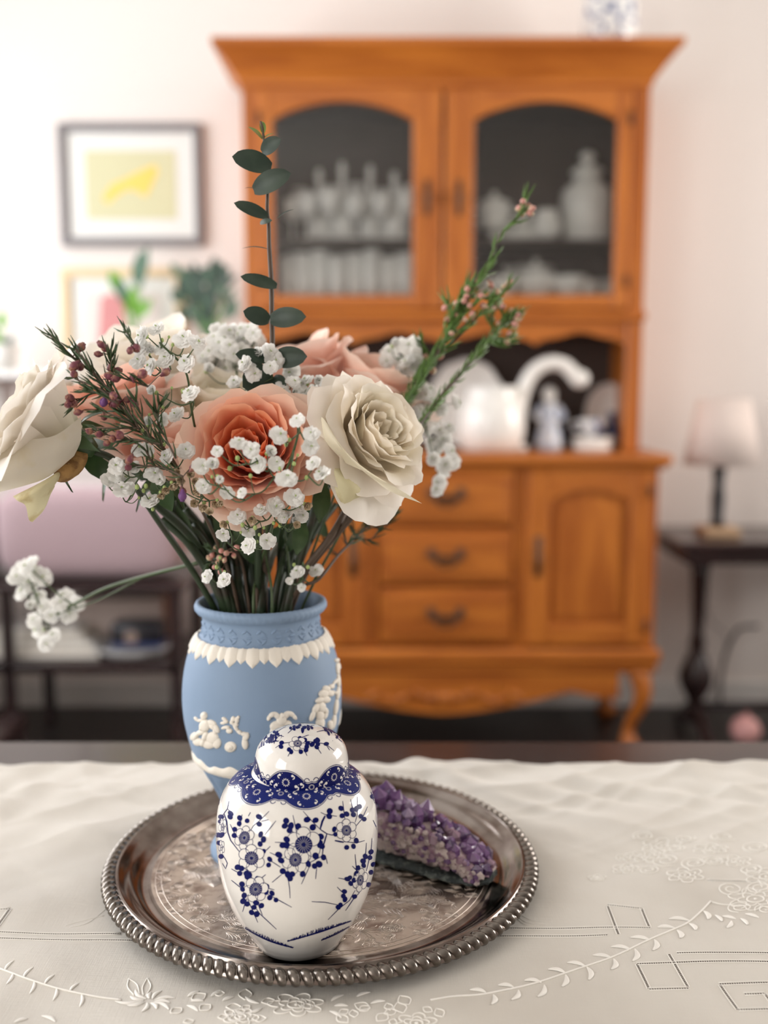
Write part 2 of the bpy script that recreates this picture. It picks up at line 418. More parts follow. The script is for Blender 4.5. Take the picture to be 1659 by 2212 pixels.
for k in range(11):      # spider shaped sprig
    a = 2*math.pi*k/11 + .2; satin(m, 322+12*math.cos(a), 2160+5*math.sin(a), 322+(46+14*(k % 3))*math.cos(a), 2160+(20+9*(k % 2))*math.sin(a), 10, .15)
cord(m, [(278,2112),(276,2130),(290,2148)], .0004); cord(m, [(278,2112),(296,2124),(302,2148)], .0004); cord(m, [(318,2110),(326,2128),(314,2150)], .0004); cord(m, [(318,2110),(308,2130),(310,2148)], .0004)
for a in [(405,2150,430,2138),(412,2160,440,2160),(404,2170,428,2184),(455,2150,480,2138),(480,2160,505,2150),(560,2165,530,2150),(566,2175,536,2186),(715,2160,742,2146),(722,2170,752,2170),(712,2182,738,2196),(770,2150,800,2140),(800,2165,832,2160),(1545,1975,1560,1990),(1580,1990,1570,2005),(1600,1985,1615,2000),(1560,1978,1590,1986),(1610,1975,1640,1985),(30,2205,60,2196),(90,2190,120,2204)]: satin(m, *a, 10, .1)
m.build('embroidered_sprig', THREAD, cloth, kind='stuff')
rndE = random.Random(8)
for i, (x, y, rx, ry) in enumerate([(1370,1850,30,12),(1440,1862,34,14),(1500,1870,30,12),(1460,1835,26,9),(1400,1882,26,10),(1345,1850,20,8),(1580,1920,34,15),(1640,1915,30,13),(1600,1960,30,12),(1655,1965,26,12),(1540,1865,26,10),(1620,1880,28,11),(1480,1815,24,8),(1560,1812,30,9),(1635,1830,34,11),(1390,1812,24,7)]):
    m = MB(); cord(m, [(x+rx*(1-k/20)*math.cos(k*.75+i), y+ry*(1-k/20)*math.sin(k*.75+i)) for k in range(17)], .0004); m.build('embroidered_curl', THREAD, cloth)
for cx, cy, n, sx, sy in ((560,2160,9,120,34),(760,2165,9,110,34),(900,2185,6,80,24),(470,2190,6,80,18)):
    for k in range(n):
        x, y = cx+rndE.uniform(-sx, sx), cy+rndE.uniform(-sy, sy); a = rndE.random()*6.28; L_ = rndE.uniform(22, 38); w = L_*.38
        P = [(x+L_*math.cos(a)*t+w*math.sin(math.pi*t)*s*math.sin(a), y+(L_*math.sin(a)*t-w*math.sin(math.pi*t)*s*math.cos(a))*.6) for s, ts in ((1, [q/8 for q in range(9)]), (-1, [1-q/8 for q in range(1, 9)])) for t in ts]
        m = MB(); cord(m, P, .0004); m.build('embroidered_leaf', THREAD, cloth)
# a fringe of loose threads by the tray
m = MB()
for a in [[(1115,1975),(1140,1990),(1180,1994)],[(1112,1978),(1135,1994),(1165,1996)],[(1115,1968),(1150,1985),(1192,1988)],[(140,1996),(180,1985),(225,1975)],[(150,1999),(190,1990),(228,1962)]]: cord(m, a, .00015)
m.build('loose_thread', THREAD, cloth, kind='stuff')
def openwork(segs):
    h = MB(); e = MB()
    for (x0, y0, x1, y1) in segs:
        a, b = cl(x0, y0), cl(x1, y1); d = b-a; L_ = d.length; d.normalize(); nn = Vector((-d.y, d.x, 0)); n = int(L_/.0014)
        for k in range(n):
            p = a + d*(k+.5)*L_/n; p.z = cloth_h(p.x, p.y) + .00006
            q = [p+d*.00042+nn*.0006, p-d*.00042+nn*.0006, p-d*.00042-nn*.0006, p+d*.00042-nn*.0006]
            h.add(q, [(0, 1, 2, 3)])
        for s in (-1, 1):
            P = []
            for k in range(int(L_/.006)+2):
                t = min(1, k/(int(L_/.006)+1)); p = a + d*L_*t + nn*s*.0011; p.z = cloth_h(p.x, p.y)+.0001; P.append(p)
            e.tube(P, .00035, 5)
    o = e.build('openwork_border', THREAD, cloth, kind='stuff'); h.build('openwork_gaps', HOLE, o, smooth=False)
openwork([(-60,2013,262,2014),(-60,2027,292,2028),(-20,1968,22,1966),(22,1966,-14,2012)])
openwork([(1088,2002,1405,2003),(1070,2019,1313,2019),(1312,1955,1386,1960),(1313,1958,1336,2018),(1386,1960,1403,2002)])
openwork([(1376,2083,1700,2076),(1462,2062,1700,2058),(1376,2084,1402,2136),(1402,2137,1488,2133),(1445,2064,1486,2130)])
openwork([(1554,2124,1720,2118),(1556,2126,1594,2178),(1594,2178,1720,2174),(1608,2144,1652,2143),(1652,2143,1665,2160)])
openwork([(1528,1904,1720,1903)])
# ================================================================== silver tray
ZT = .7545          # top of the tray floor
tray = thing('serving_tray', (TCX, TCY, CZ), 'round tarnished silver tray with gadrooned rim and engraved floor on the cream cloth', 'tray')
m = MB()
prof = [(0, .0040), (.1195, .0040), (.1215, .0034), (.1235, .0030), (.129, .0042), (.1345, .0085), (.1385, .0122), (.1405, .0128), (.1415, .0138), (.1428, .0138), (.1438, .0124), (.1480, .0120), (.1512, .0092), (.1515, .0075), (.1480, .0080), (.143, .0095), (.1365, .0078), (.130, .0025), (.124, .0004), (0, .0004)]
prof = [(r, z + (.003 if r < .1216 and z > .003 else .0)) if False else (r, z) for r, z in prof]
m.lathe([(r, z+ (ZT-.0040-CZ)*1.0 if z > .0004 else z) for r, z in prof], TCX, TCY, 160, z0=CZ)
# silver wall smooth, floor engraved material on the first rings
me_f = []
body = m.build('tray_body', [SILV, SILVF], tray, smooth=40)
for p in body.data.polygons:
    c = p.center
    if math.hypot(c.x, c.y) < .1195 and c.z > .004: p.material_index = 1
# gadroons
g = MB(); NG = 124; rg = .1472
rm = Matrix.Rotation(R(32), 3, 'Z')
g.ell((0, 0, 0), .0064, .0039, .0044, 12, 8)
gm = g.mesh('gadroon', SILVD)
for k in range(NG):
    a = 2*math.pi*k/NG
    o = put('gadroon', gm, tray, (TCX+rg*math.cos(a), TCY+rg*math.sin(a), CZ+.0125), (0, R(12), a+R(38)))
# engraved acanthus scrolls, raised burr lines on the floor
m = MB(); rnd = random.Random(4)
def efl(r, a): return Vector((TCX + r*math.cos(a), TCY + r*math.sin(a), ZT+.00012))
def eline(P, w=.00017): m.tube(P, [w*.35]+[w]*(len(P)-2)+[w*.35], 4, caps=False)
def espiral(r0, a0, size, turns, sgn, arms=5):
    c = efl(r0, a0)
    for k in range(arms):
        ph = 2*math.pi*k/arms; P = []
        for i in range(26):
            t = i/25; q = size*(.12+.88*t); an = ph + sgn*turns*2*math.pi*t*.5
            P.append(Vector((c.x+q*math.cos(an)*1.25, c.y+q*math.sin(an)*.9, c.z)))
        eline(P)
def efan(r0, a0, size, n=9, spread=1.5, turn=.9, dirn=0):
    c = efl(r0, a0)
    for k in range(n):
        b = a0 + dirn + spread*(k/(n-1)-.5); P = []; x, y = c.x, c.y; L_ = size*(.6+.4*math.sin(math.pi*k/(n-1)))
        for i in range(12):
            t = i/11; P.append(Vector((x, y, c.z))); bb = b + turn*(t**1.5)*(1 if k > n/2 else -1)
            x += L_/11*math.cos(bb); y += L_/11*math.sin(bb)
        eline(P)
for k in range(8):
    a = 2*math.pi*k/8 + .22
    espiral(.083, a, .0125, 1.7, 1 if k % 2 else -1, 10); efan(.098, a-.12, .020, 10, 1.3, 1.1, 2.6); efan(.074, a-.20, .024, 12, 1.2, 1.0, 1.2); efan(.060, a+.30, .020, 10, 1.5, 1.0, -2.6); espiral(.105, a-.22, .0055, 1.8, 1, 6); espiral(.070, a-.26, .0060, 1.8, -1, 6)
    espiral(.098, a+.30, .0065, 1.8, -1 if k % 2 else 1, 4)
    espiral(.062, a+.38, .0070, 1.7, 1, 4)
    efan(.064, a+.05, .034, 17, 1.4, 1.0, 2.2)
    efan(.080, a+.22, .026, 14, 1.6, .9, -1.9)
    efan(.050, a+.15, .022, 13, 1.8, .9, .4)
    for j in range(5):
        espiral(.104+.004*math.sin(j*2), a+.12+.11*j, .0034, 1.4, 1 if j % 2 else -1, 3)
        espiral(.044+.004*math.sin(j*2), a+.12+.14*j, .0028, 1.4, 1 if j % 2 else -1, 3)
for ring, n, fs in ((.040, 9, .016), (.056, 12, .018), (.074, 15, .018), (.092, 18, .018), (.106, 24, .013)):
    for j in range(n):
        b = 2*math.pi*(j+.37*ring*100)/n; efan(ring, b, fs*rnd.uniform(.8, 1.2), 8, 1.6, rnd.uniform(.8, 1.5), rnd.uniform(0, 6.28))
        espiral(ring+.006, b+.5*2*math.pi/n, fs*.30, 1.8, rnd.choice((-1, 1)), 5)
for rr in (.1165, .1125): eline([efl(rr, 2*math.pi*i/120) for i in range(121)], .0003)
m.build('engraved_scrolls', mat('bright_engraved_silver', (.72, .64, .57), .3, metal=1.0), tray, kind='stuff')

# ================================================================== surfaces of revolution hit by pixel rays
class Surf:
    def __init__(s, prof, cx, cy):
        s.p = prof; s.cx = cx; s.cy = cy
        s.z = np.array([q[1] for q in prof]); s.r = np.array([q[0] for q in prof])
        s.s = np.concatenate([[0], np.cumsum(np.hypot(np.diff(s.r), np.diff(s.z)))])
    def hit(s, px, py, off=0.0):
        d = ray(px, py); t0 = (s.cy - s.r.max()*1.05)/d[1]; t1 = (s.cy + s.r.max()*.5)/d[1]
        T = np.linspace(t0, t1, 90); X = T*d[0]-s.cx; Y = T*d[1]-s.cy; Z = CAM_Z + T*d[2]
        rr = np.interp(Z, s.z, s.r, left=-1, right=-1); e = np.hypot(X, Y) - rr
        i = np.argmax((e < 0) & (rr >= 0))
        if e[i] < 0 and rr[i] >= 0 and i > 0:
            if rr[i-1] < 0: t = T[i]
            else: t = T[i-1] + (T[i]-T[i-1])*e[i-1]/(e[i-1]-e[i])
        else:
            e2 = np.where(rr < 0, 9, e); t = T[np.argmin(e2)]
        x, y, z = t*d[0]-s.cx, t*d[1]-s.cy, CAM_Z+t*d[2]
        sv = np.interp(z, s.z, s.s); return s.pt(math.atan2(y, x), sv, off)
    def pt(s, th, sv, off=0.0):
        sv = min(max(sv, 0), s.s[-1])
        r = float(np.interp(sv, s.s, s.r)); z = float(np.interp(sv, s.s, s.z))
        e = 4e-4; dr = float(np.interp(sv+e, s.s, s.r)-np.interp(sv-e, s.s, s.r)); dz = float(np.interp(sv+e, s.s, s.z)-np.interp(sv-e, s.s, s.z))
        l = math.hypot(dr, dz) or 1; nr, nz = dz/l, -dr/l
        r += nr*off; z += nz*off
        return Vector((s.cx + r*math.cos(th), s.cy + r*math.sin(th), z))
class Ink:      # flat print laid on a surface: shapes drawn in picture pixels of the traced motif
    def __init__(s, f): s.f = f; s.m = MB()
    def disc(s, x, y, rx, ry=None, rot=0, off=.00006, n=12, mi=0, hole=0.0):
        ry = ry or rx; c, q = math.cos(rot), math.sin(rot)
        ring = lambda k: [s.f(x + k*(rx*math.cos(a)*c - ry*math.sin(a)*q), y + k*(rx*math.cos(a)*q + ry*math.sin(a)*c), off) for a in [2*math.pi*i/n for i in range(n)]]
        if hole: s.m.add(ring(1)+ring(hole), [(i, (i+1) % n, n+(i+1) % n, n+i) for i in range(n)], mi)
        else:
            s.m.add(ring(1)+ring(.5)+[s.f(x, y, off)], [(i, (i+1) % n, n+(i+1) % n, n+i) for i in range(n)] + [(n+i, n+(i+1) % n, 2*n) for i in range(n)], mi)
    def line(s, pts, w, off=.00006, mi=0, smooth=False, taper=True):
        P = []
        for i in range(len(pts)-1):
            a, b = pts[i], pts[i+1]; k = max(1, int(math.hypot(b[0]-a[0], b[1]-a[1])/6))
            P += [(a[0]+(b[0]-a[0])*j/k, a[1]+(b[1]-a[1])*j/k) for j in range(k)]
        P.append(pts[-1]); V = []; n = len(P)
        for i, p in enumerate(P):
            a, b = P[max(i-1, 0)], P[min(i+1, n-1)]; dx, dy = b[0]-a[0], b[1]-a[1]; l = math.hypot(dx, dy) or 1
            ww = w*.5*(1 if not taper else (.55+.45*math.sin(math.pi*(i+.5)/n)))
            V += [s.f(p[0]-dy/l*ww, p[1]+dx/l*ww, off), s.f(p[0]+dy/l*ww, p[1]-dx/l*ww, off)]
        s.m.add(V, [(2*i, 2*i+1, 2*i+3, 2*i+2) for i in range(n-1)], mi)
    def blossom(s, x, y, R_, cx=None, cy=None, rc=.5, sx=1.0, rot=0.0, lw=1.45):
        c, q = math.cos(rot), math.sin(rot); N_ = 6 if R_ > 20 else 5
        T = lambda a, b: (x + (a*sx)*c - b*q, y + (a*sx)*q + b*c)
        for k in range(N_):
            a = 2*math.pi*k/N_ + .5; px, py = T(R_*.62*math.cos(a), R_*.62*math.sin(a))
            s.disc(px, py, R_*.40*sx, R_*.40, rot, .00010+.00001*k, 14, 1)
            s.disc(px, py, R_*.43*sx, R_*.43, rot, .00011+.00001*k, 14, 0, hole=1-2.2*lw/R_)
        s.disc(x, y, R_*rc*sx, R_*rc, rot, .00019, 16, 0)
        for k in range(18):
            a = 2*math.pi*k/18; p0 = T(R_*rc*.25*math.cos(a), R_*rc*.25*math.sin(a)); p1 = T(R_*rc*.92*math.cos(a), R_*rc*.92*math.sin(a))
            s.line([p0, p1], .45, .00022, 2)
def bud_pairs(ink, L_, r, conv):
    rnd = random.Random(len(L_))
    for x, y in L_:
        X, Y = conv(x, y); ink.disc(X, Y, r*rnd.uniform(.85, 1.1), r*rnd.uniform(.9, 1.25), rnd.random()*3, .00013)

# ================================================================== ginger jar
JY = .577; JX = at(643, 1850, JY)[0]
def silprof(L_, cx, Yc, top=None):
    out = []
    for y, hw in L_:
        z = at(cx, y, Yc)[2]; w = hw*sc_at(cx, y, Yc); out.append((w, z))
    return out
bp = silprof([(2008,103),(1991,113),(1955,136),(1920,152),(1885,163),(1850,169),(1815,173),(1780,174),(1755,172),(1735,168.5),(1715,162),(1700,154),(1687,144),(1677,132),(1671,121),(1668,112)], 643, JY)
zb = ZT
bp = [(bp[0][0]*.86, zb+.0003), (bp[0][0]*.90, zb+.0010), (bp[0][0]*.955, zb+.0045)] + [q for q in bp if q[1] > zb+.008]
jar = thing('ginger_jar', (JX, JY, ZT), 'white porcelain ginger jar with domed lid and blue blossom print, frontmost on the tray', 'jar')
def smoothprof(P, n=5):
    C = crv([(r, 0, z) for r, z in P], n); return [(max(0, c.x), c.z) for c in C]
bps = smoothprof(bp[2:], 4); bps = bp[:2] + bps
jb = MB(); neck = [(bps[-1][0]*.86, bps[-1][1]+.0008), (bps[-1][0]*.82, bps[-1][1]+.004), (bps[-1][0]*.78, bps[-1][1]+.004), (bps[-1][0]*.78, bps[-1][1]-.004)]
jb.lathe(bps + neck, JX, JY, 96); jb.build('jar_body', PORC, jar)
JS = Surf(bps + [neck[0]], JX, JY)
LX = JX + .0030; z_l = bps[-1][1] - .0006
lraw = silprof([(1676,102),(1660,102.5),(1642,101),(1625,98.5),(1610,94),(1596,85),(1583,70),(1572,48),(1566,25),(1563,0)], 656, JY)
zl0 = lraw[0][1]
lp = [(r, z_l + (z-zl0)*.885) for r, z in lraw]
lps = [(lp[0][0]*.955, lp[0][1]-.0004)] + smoothprof(lp, 5); lps[-1] = (0, lps[-1][1])
lid = MB(); lid.lathe([(0, z_l+.002), (lp[0][0]*.9, z_l+.0005)] + lps, LX, JY, 96); lid.build('jar_lid', PORC, jar)
LS = Surf(lps, LX, JY)
J = lambda x, y: (440+x/4.0975, 1540+y/4.0975)
ink = Ink(JS.hit)
ROCKS = [(225,780),(210,850),(180,890),(205,960),(215,1060),(240,1130),(310,1220),(340,1240)]
def jl(L_, w, ink=None, **k): (ink or INKB).line([J(*p) for p in L_], w, **k)
INKB = ink
jl(ROCKS, 2.6); jl([(175,895),(160,930)], 1.8); jl([(150,1230),(190,1290),(210,1330),(195,1380),(165,1330)], 2); jl([(210,850),(250,880)], 1.6)
jl([(340,1240),(355,1310),(360,1370),(410,1420),(440,1490)], 1.7)
for L_ in [[(415,880),(395,915)],[(580,870),(500,950),(440,1000),(410,1050),(400,1060)],[(640,955),(540,1080)],[(340,900),(325,980),(320,1010)],[(235,985),(280,1080),(310,1070)],[(575,945),(510,960)],[(590,1180),(550,1220)],[(580,1300),(680,1365)],[(245,1380),(300,1410),(355,1415)],[(245,1480),(320,1540),(380,1560)],[(550,1430),(490,1480)],[(560,1600),(780,1720)],[(345,1760),(365,1690),(385,1640)],[(440,1700),(500,1780),(645,1915)],[(480,1855),(430,1740),(390,1650)],[(480,1690),(520,1790)],[(520,1540),(625,1565)],
 [(790,905),(825,1070)],[(880,870),(960,960),(1030,1030)],[(1035,880),(1075,900),(1180,915)],[(630,1145),(760,1150)],[(585,1235),(680,1280),(720,1310)],[(740,1030),(820,1070)],[(1050,1260),(1085,1290),(1095,1335)],[(1000,1370),(990,1470)],[(940,1350),(865,1515)],[(690,1430),(605,1500)],[(745,1450),(760,1550),(765,1640)],[(930,1330),(1060,1260)],
 [(1230,780),(1250,950)],[(1300,765),(1330,900)],[(1360,740),(1360,900),(1340,970)],[(1450,830),(1400,940),(1340,1010)],[(1240,1140),(1350,1150),(1425,1130)],[(1350,1150),(1350,1110)],[(1340,1250),(1350,1370),(1400,1400)],[(1440,1150),(1425,1350)],[(1490,1110),(1480,1230),(1440,1400)],[(1190,1460),(1280,1480),(1340,1510)],[(1315,1355),(1370,1410)],[(1180,1540),(1240,1600),(1230,1640)],[(955,1670),(1070,1675),(1190,1700)],[(1100,1830),(1200,1730),(1290,1660),(1340,1570)],[(1255,1750),(1330,1640),(1380,1590)],[(1500,950),(1535,1030)],[(1470,735),(1500,760),(1515,800)],[(1480,700),(1500,750)]]:
    jl(L_, 1.9)
jl([(1030,1030),(1050,960),(1075,910)], 4.5); jl([(1030,1030),(1090,1070),(1060,1170),(1050,1260)], 3.2); jl([(1090,1070),(1130,1080),(1160,1078),(1200,1070)], 2.4); jl([(1160,1130),(1240,1145)], 3.6); jl([(1190,1080),(1220,1105)], 2.4)
bud_pairs(ink, [(320,930),(315,980),(385,955),(490,920),(492,985),(275,1030),(272,1085),(505,1075),(530,1120),(500,1160),(530,1225),(585,1295),(575,1345),(300,1365),(335,1375),(320,1420),(380,1420),(405,1435),(475,1465),(492,1510),(340,1515),(345,1560),(560,1535),(555,1585),(605,1595),(585,1635),(640,1655),(360,1615),(350,1665),(385,1690),(465,1680),(512,1705),(445,1720),(425,1765),(470,1780),(385,1450),(240,890),(235,920),(155,920),(150,960),(160,1080),(140,1150),(155,1270),(130,1080)], 5.9, J)
bud_pairs(ink, [(730,955),(718,1000),(772,1000),(760,1040),(835,1005),(915,945),(990,950),(965,1013),(1115,870),(1110,915),(735,1120),(700,1170),(735,1170),(1035,1095),(1030,1150),(1045,1180),(665,1255),(685,1305),(990,1265),(1060,1278),(925,1335),(980,1355),(1020,1338),(700,1400),(745,1430),(785,1425),(765,1465),(875,1425),(1025,1170)], 6.7, J)
bud_pairs(ink, [(1215,845),(1225,910),(1265,895),(1315,860),(1325,900),(1350,850),(1378,830),(1390,915),(1420,940),(1155,1030),(1165,1075),(1350,1130),(1265,1190),(1325,1180),(1430,1270),(1410,1310),(1415,1350),(1480,1230),(1470,1280),(1365,1370),(1350,1420),(1270,1470),(1300,1510),(1290,1460),(1330,1480),(1245,1580),(1235,1620),(1250,1650),(1210,1700),(1190,1720),(1335,1625),(1480,1410),(1460,1520),(1500,1340),(1495,740)], 5.5, J)
for a in [(170,1010,17,.5,.45,0),(160,1190,14,.5,.4,0),(362,1105,22,.62,.82,.2),(425,1285,25,.56,1,0),(462,1560,24,.58,.95,.4),(1262,1040,21,.52,.92,0),(1385,1480,22,.5,.62,.15),(812,1300,27,.52,.9,.3),(885,1165,32,.56,1,0)]:
    X, Y = J(a[0], a[1]); ink.blossom(X, Y, a[2]*1.16, rc=a[3]*.92, sx=a[4], rot=a[5])
rnd = random.Random(9)
def grass(x0, y0, x1, y1, n, h, bow=0):
    jl([(x0+(x1-x0)*i/8, y0+(y1-y0)*i/8+bow*math.sin(math.pi*i/8)) for i in range(9)], 3.6)
    for k in range(n):
        t = rnd.random(); x = x0+(x1-x0)*t; y = y0+(y1-y0)*t+bow*math.sin(math.pi*t); l = h*rnd.uniform(.5, 1)*math.sin(math.pi*min(1, t*.9+.08))
        jl([(x, y+8), (x+rnd.uniform(-4, 14), y-l)], 1.1)
grass(740,2020,1300,1840,170,38,10); grass(1040,2010,1290,1890,70,22,8); grass(350,1895,790,2075,130,30,26)
ink.m.build('blossom_print', [INK, PORC, PORC], jar, smooth=False)
# the same spray on the hidden side
def rot_copy(src, cx, cy, ang):
    o = src.copy(); SC.collection.objects.link(o)
    base = wloc(src.parent); o.rotation_euler = (0, 0, ang)
    c = Vector((cx, cy, 0)) - Vector((base.x, base.y, 0)); rc = Matrix.Rotation(ang, 3, 'Z') @ c
    o.location = c - rc; return o
rot_copy([c for c in jar.children if c.name.startswith('blossom_print')][0], JX, JY, R(180))

def band(S, s_in, s_edge, nlobe, phase, inkmat, name, lo_amp, flip=1):
    m = MB(); N_ = 240
    def edge(th):
        u = (th*nlobe/(2*math.pi) + phase) % 1.0; v = abs(2*u-1)      # 0 in lobe centre
        return s_edge + lo_amp*(1-min(1, v*1.35)**2.2 if v < .74 else -.12*math.sin((v-.74)/.26*math.pi))
    K = 8; V = []
    for i in range(N_):
        th = 2*math.pi*i/N_; e = edge(th)
        for k in range(K+1): V.append(S.pt(th, s_in + (e-s_in)*k/K, .00008))
    m.add(V, [(i*(K+1)+k, i*(K+1)+k+1, ((i+1) % N_)*(K+1)+k+1, ((i+1) % N_)*(K+1)+k) for i in range(N_) for k in range(K)], 0)
    def loc(th, sv):
        r = float(np.interp(sv, S.s, S.r)); return lambda a, b, off: S.pt(th + a/r, sv + b, off)
    sg = 1 if s_edge > s_in else -1
    # outline just outside the edge with scroll curls
    for dd, w in ((.0006, .00022),):
        V = []
        for i in range(N_):
            th = 2*math.pi*i/N_; e = edge(th) + sg*dd; V += [S.pt(th, e-w, .00009), S.pt(th, e+w, .00009)]
        m.add(V, [(2*i, 2*i+1, (2*i+3) % (2*N_), (2*i+2) % (2*N_)) for i in range(N_)], 0)
    for k in range(nlobe):
        thc = 2*math.pi*((k+.5-phase)/nlobe)
        for sgn in (-1, 1):
            th = thc + sgn*2*math.pi/nlobe*.40; ik = Ink(loc(th, edge(th)+sg*.0014)); P = []
            for i in range(12):
                a = i/11*5.2; q = .0018*(1-.62*i/11); P.append((-sgn*q*math.cos(a)*-1, sg*q*math.sin(a)))
            ik.line(P, .00045, .0001, taper=False); V = ik.m; m.add(V.v, V.f, 0)
        # daisies and commas in white
        w = abs(edge(thc)-s_in)
        for th, sv, kind in ((thc, s_in + sg*w*.48, 'd'), (thc + math.pi/nlobe, s_in + sg*abs(s_edge-s_in)*.5, 'd2')):
            ik = Ink(loc(th, sv)); q = min(.0026, w*.40) * (1 if kind == 'd' else .72)
            for j in range(12):
                a = 2*math.pi*j/12; ik.disc(q*.74*math.cos(a), q*.74*math.sin(a), q*.22, q*.11, a, .00014, 8)
            m.add(ik.m.v, ik.m.f, 1)
        for j, (da, fs, sz) in enumerate(((.20,.35,1),(-.20,.35,1),(.30,.62,.9),(-.30,.62,.9),(.13,.86,.8),(-.13,.86,.8),(.40,.3,.8),(-.40,.3,.8))):
            th = thc + da*2*math.pi/nlobe; e = edge(th); sv = s_in + (e-s_in)*fs; ik = Ink(loc(th, sv)); s1 = 1 if da > 0 else -1; q = .00145*sz*min(1, abs(e-s_in)/.006)
            ik.disc(0, 0, q*.62, q*.62, 0, .00014, 9); ik.line([(q*.45*s1, 0), (q*1.0*s1, -q*.5*sg), (q*.9*s1, -q*1.3*sg), (q*.1*s1, -q*1.7*sg)], q*.55, .00014)
            m.add(ik.m.v, ik.m.f, 1)
            ik = Ink(loc(th + .05, sv + sg*.0011)); ik.disc(0, 0, .00022, .00022, 0, .00014, 6); m.add(ik.m.v, ik.m.f, 1)
    m.build(name, [inkmat, PORC], jar, smooth=False)
sL = LS.s; sJ = JS.s
band(LS, LS.s[1]-.0002, LS.s[1]+.0056, 6, .229, INK, 'lid_band_print', .0062)
s_sh = float(np.interp(lp[0][0]*.98, JS.r[::-1][:30], JS.s[::-1][:30]))
s_sh = JS.s[-1] - .0003
band(JS, s_sh, s_sh-.0098, 7, .971, INK2, 'shoulder_band_print', -.0052)
li = Ink(LS.hit); 
def ll(L_, w=1.7): li.line([J(*p) for p in L_], w)
for L_ in [[(635,310),(690,270),(770,260)],[(930,195),(860,220)],[(745,385),(770,340)],[(915,380),(890,330)],[(920,250),(1080,275),(1155,335)],[(1085,285),(1115,330)],[(1000,300),(1040,360)],[(710,210),(650,195),(600,215)],[(640,220),(622,275)],[(745,180),(790,140),(880,118)],[(880,150),(870,118)],[(1000,168),(1080,150),(1150,155)],[(1140,248),(1180,220),(1240,270)],[(1160,190),(1190,215)],[(1030,115),(1110,135)]]: ll(L_)
bud_pairs(li, [(690,265),(685,300),(775,345),(755,325),(860,345),(905,330),(912,300),(920,270),(850,225),(895,240),(960,280),(1010,240),(990,250),(1010,280),(1000,305),(1085,275)], 5.0, J)
bud_pairs(li, [(655,190),(640,220),(600,200),(590,230),(625,170),(770,135),(800,122),(830,128),(800,145),(850,110),(1080,150),(1110,145),(1130,160),(1180,215),(1195,190),(1215,215),(1240,235),(560,255),(575,230)], 3.4, J)
X, Y = J(832, 272); li.blossom(X, Y, 15.5, rc=.5, sx=1.2, lw=1.0)
ip = li.m.build('lid_blossom_print', [INK, PORC, PORC], jar, smooth=False)
rot_copy(ip, LX, JY, R(180))

# ================================================================== pale blue vase with white relief
VY = .698; VX = at(567, 1500, VY)[0]
vase = thing('relief_vase', (VX, VY, ZT), 'pale blue matte vase with white relief figures, holding the bouquet behind the ginger jar', 'vase')
vraw = silprof([(1815,112),(1806,104),(1799,80),(1792,58),(1780,51),(1765,56),(1745,72),(1716,93),(1690,106),(1670,116),(1650,128),(1637,135)], 567, VY)
vraw = [(r, z) for r, z in vraw if z > ZT+.004]
base = [(115*sc_at(567,1828,VY), ZT), (116*sc_at(567,1828,VY), ZT+.003)]
lower = smoothprof(base[1:] + vraw, 4)
belly = smoothprof(silprof([(1628,144),(1600,154),(1575,160.5),(1545,167),(1515,170),(1490,170.5),(1465,169),(1440,165.5),(1415,160),(1395,153),(1380,146),(1369,138)], 567, VY), 4)
nk = silprof([(1366,132),(1362,128),(1350,126),(1332,125.5),(1324,127),(1320,131),(1316,137)], 567, VY)
rimz = nk[-1][1]; rr0 = 141*sc_at(567,1300,VY)
rim = [(rr0, rimz+.0022), (rr0*1.003, rimz+.0042), (rr0*.985, rimz+.0062), (rr0*.95, rimz+.0070), (rr0*.91, rimz+.0060), (rr0*.885, rimz+.0035)]
bead = [(lower[-1][0]*1.012, lower[-1][1]+.0006), (lower[-1][0]*1.045, lower[-1][1]+.0016), (lower[-1][0]*1.04, lower[-1][1]+.0026)]
outer = [base[0]] + lower + bead + belly + nk
inner = [(rr0*.84, nk[3][1]), (rr0*.86, belly[-1][1]), (belly[20][0]*.93, belly[20][1]), (lower[-1][0]*.9, lower[-1][1]), (lower[-12][0]*.85, lower[-12][1]+.003), (.004, lower[12][1]+.012), (0, lower[12][1]+.012)]
fl_a, fl_b = vraw[2][1], lower[-1][1]
def vmod(r, z, a, i):
    if fl_a < z < fl_b and r > .012 and i < len(outer): 
        k = min(1, (fl_b-z)/.006)*min(1, (z-fl_a)/.004); return r*(1 + .035*k*(abs(math.sin(a*9))**.7 - .6))
    if rimz+.001 < z and r > rr0*.9: return r + .0005*math.sin(a*64 + (z-rimz)*900)
    return r
m = MB(); m.lathe(outer + rim + inner, VX, VY, 216, mod=vmod, closed=False); m.build('vase_body', JAS, vase, smooth=60)
VS = Surf([q for q in outer[1:]], VX, VY)
# raised foliage on the blue neck
m = MB(); s0, s1 = np.interp(nk[0][1], VS.z, VS.s), np.interp(nk[4][1], VS.z, VS.s); hN = s1-s0
def leafrel(m, S, th, s_, du, dv, w, h, nseg=6, mi=None):       # raised lens from (th,s) along (du,dv) metres
    r = float(np.interp(s_, S.s, S.r)); L_ = math.hypot(du, dv); nx, ny = -dv/L_, du/L_; V = []; k = 5
    for i in range(nseg+1):
        t = i/nseg; ww = w*math.sin(math.pi*min(.97, t*.8+.15))**.8 if t < 1 else 0
        for q in range(k):
            u = -1+2*q/(k-1); x = du*t + nx*ww*u; y = dv*t + ny*ww*u
            V.append(S.pt(th + x/r, s_ + y, h*(1-u*u)**.5*(1-.3*t) + .00003 if abs(u) < 1 else -.0001))
    m.add(V, [(i*k+q, i*k+q+1, (i+1)*k+q+1, (i+1)*k+q) for i in range(nseg) for q in range(k-1)], mi)
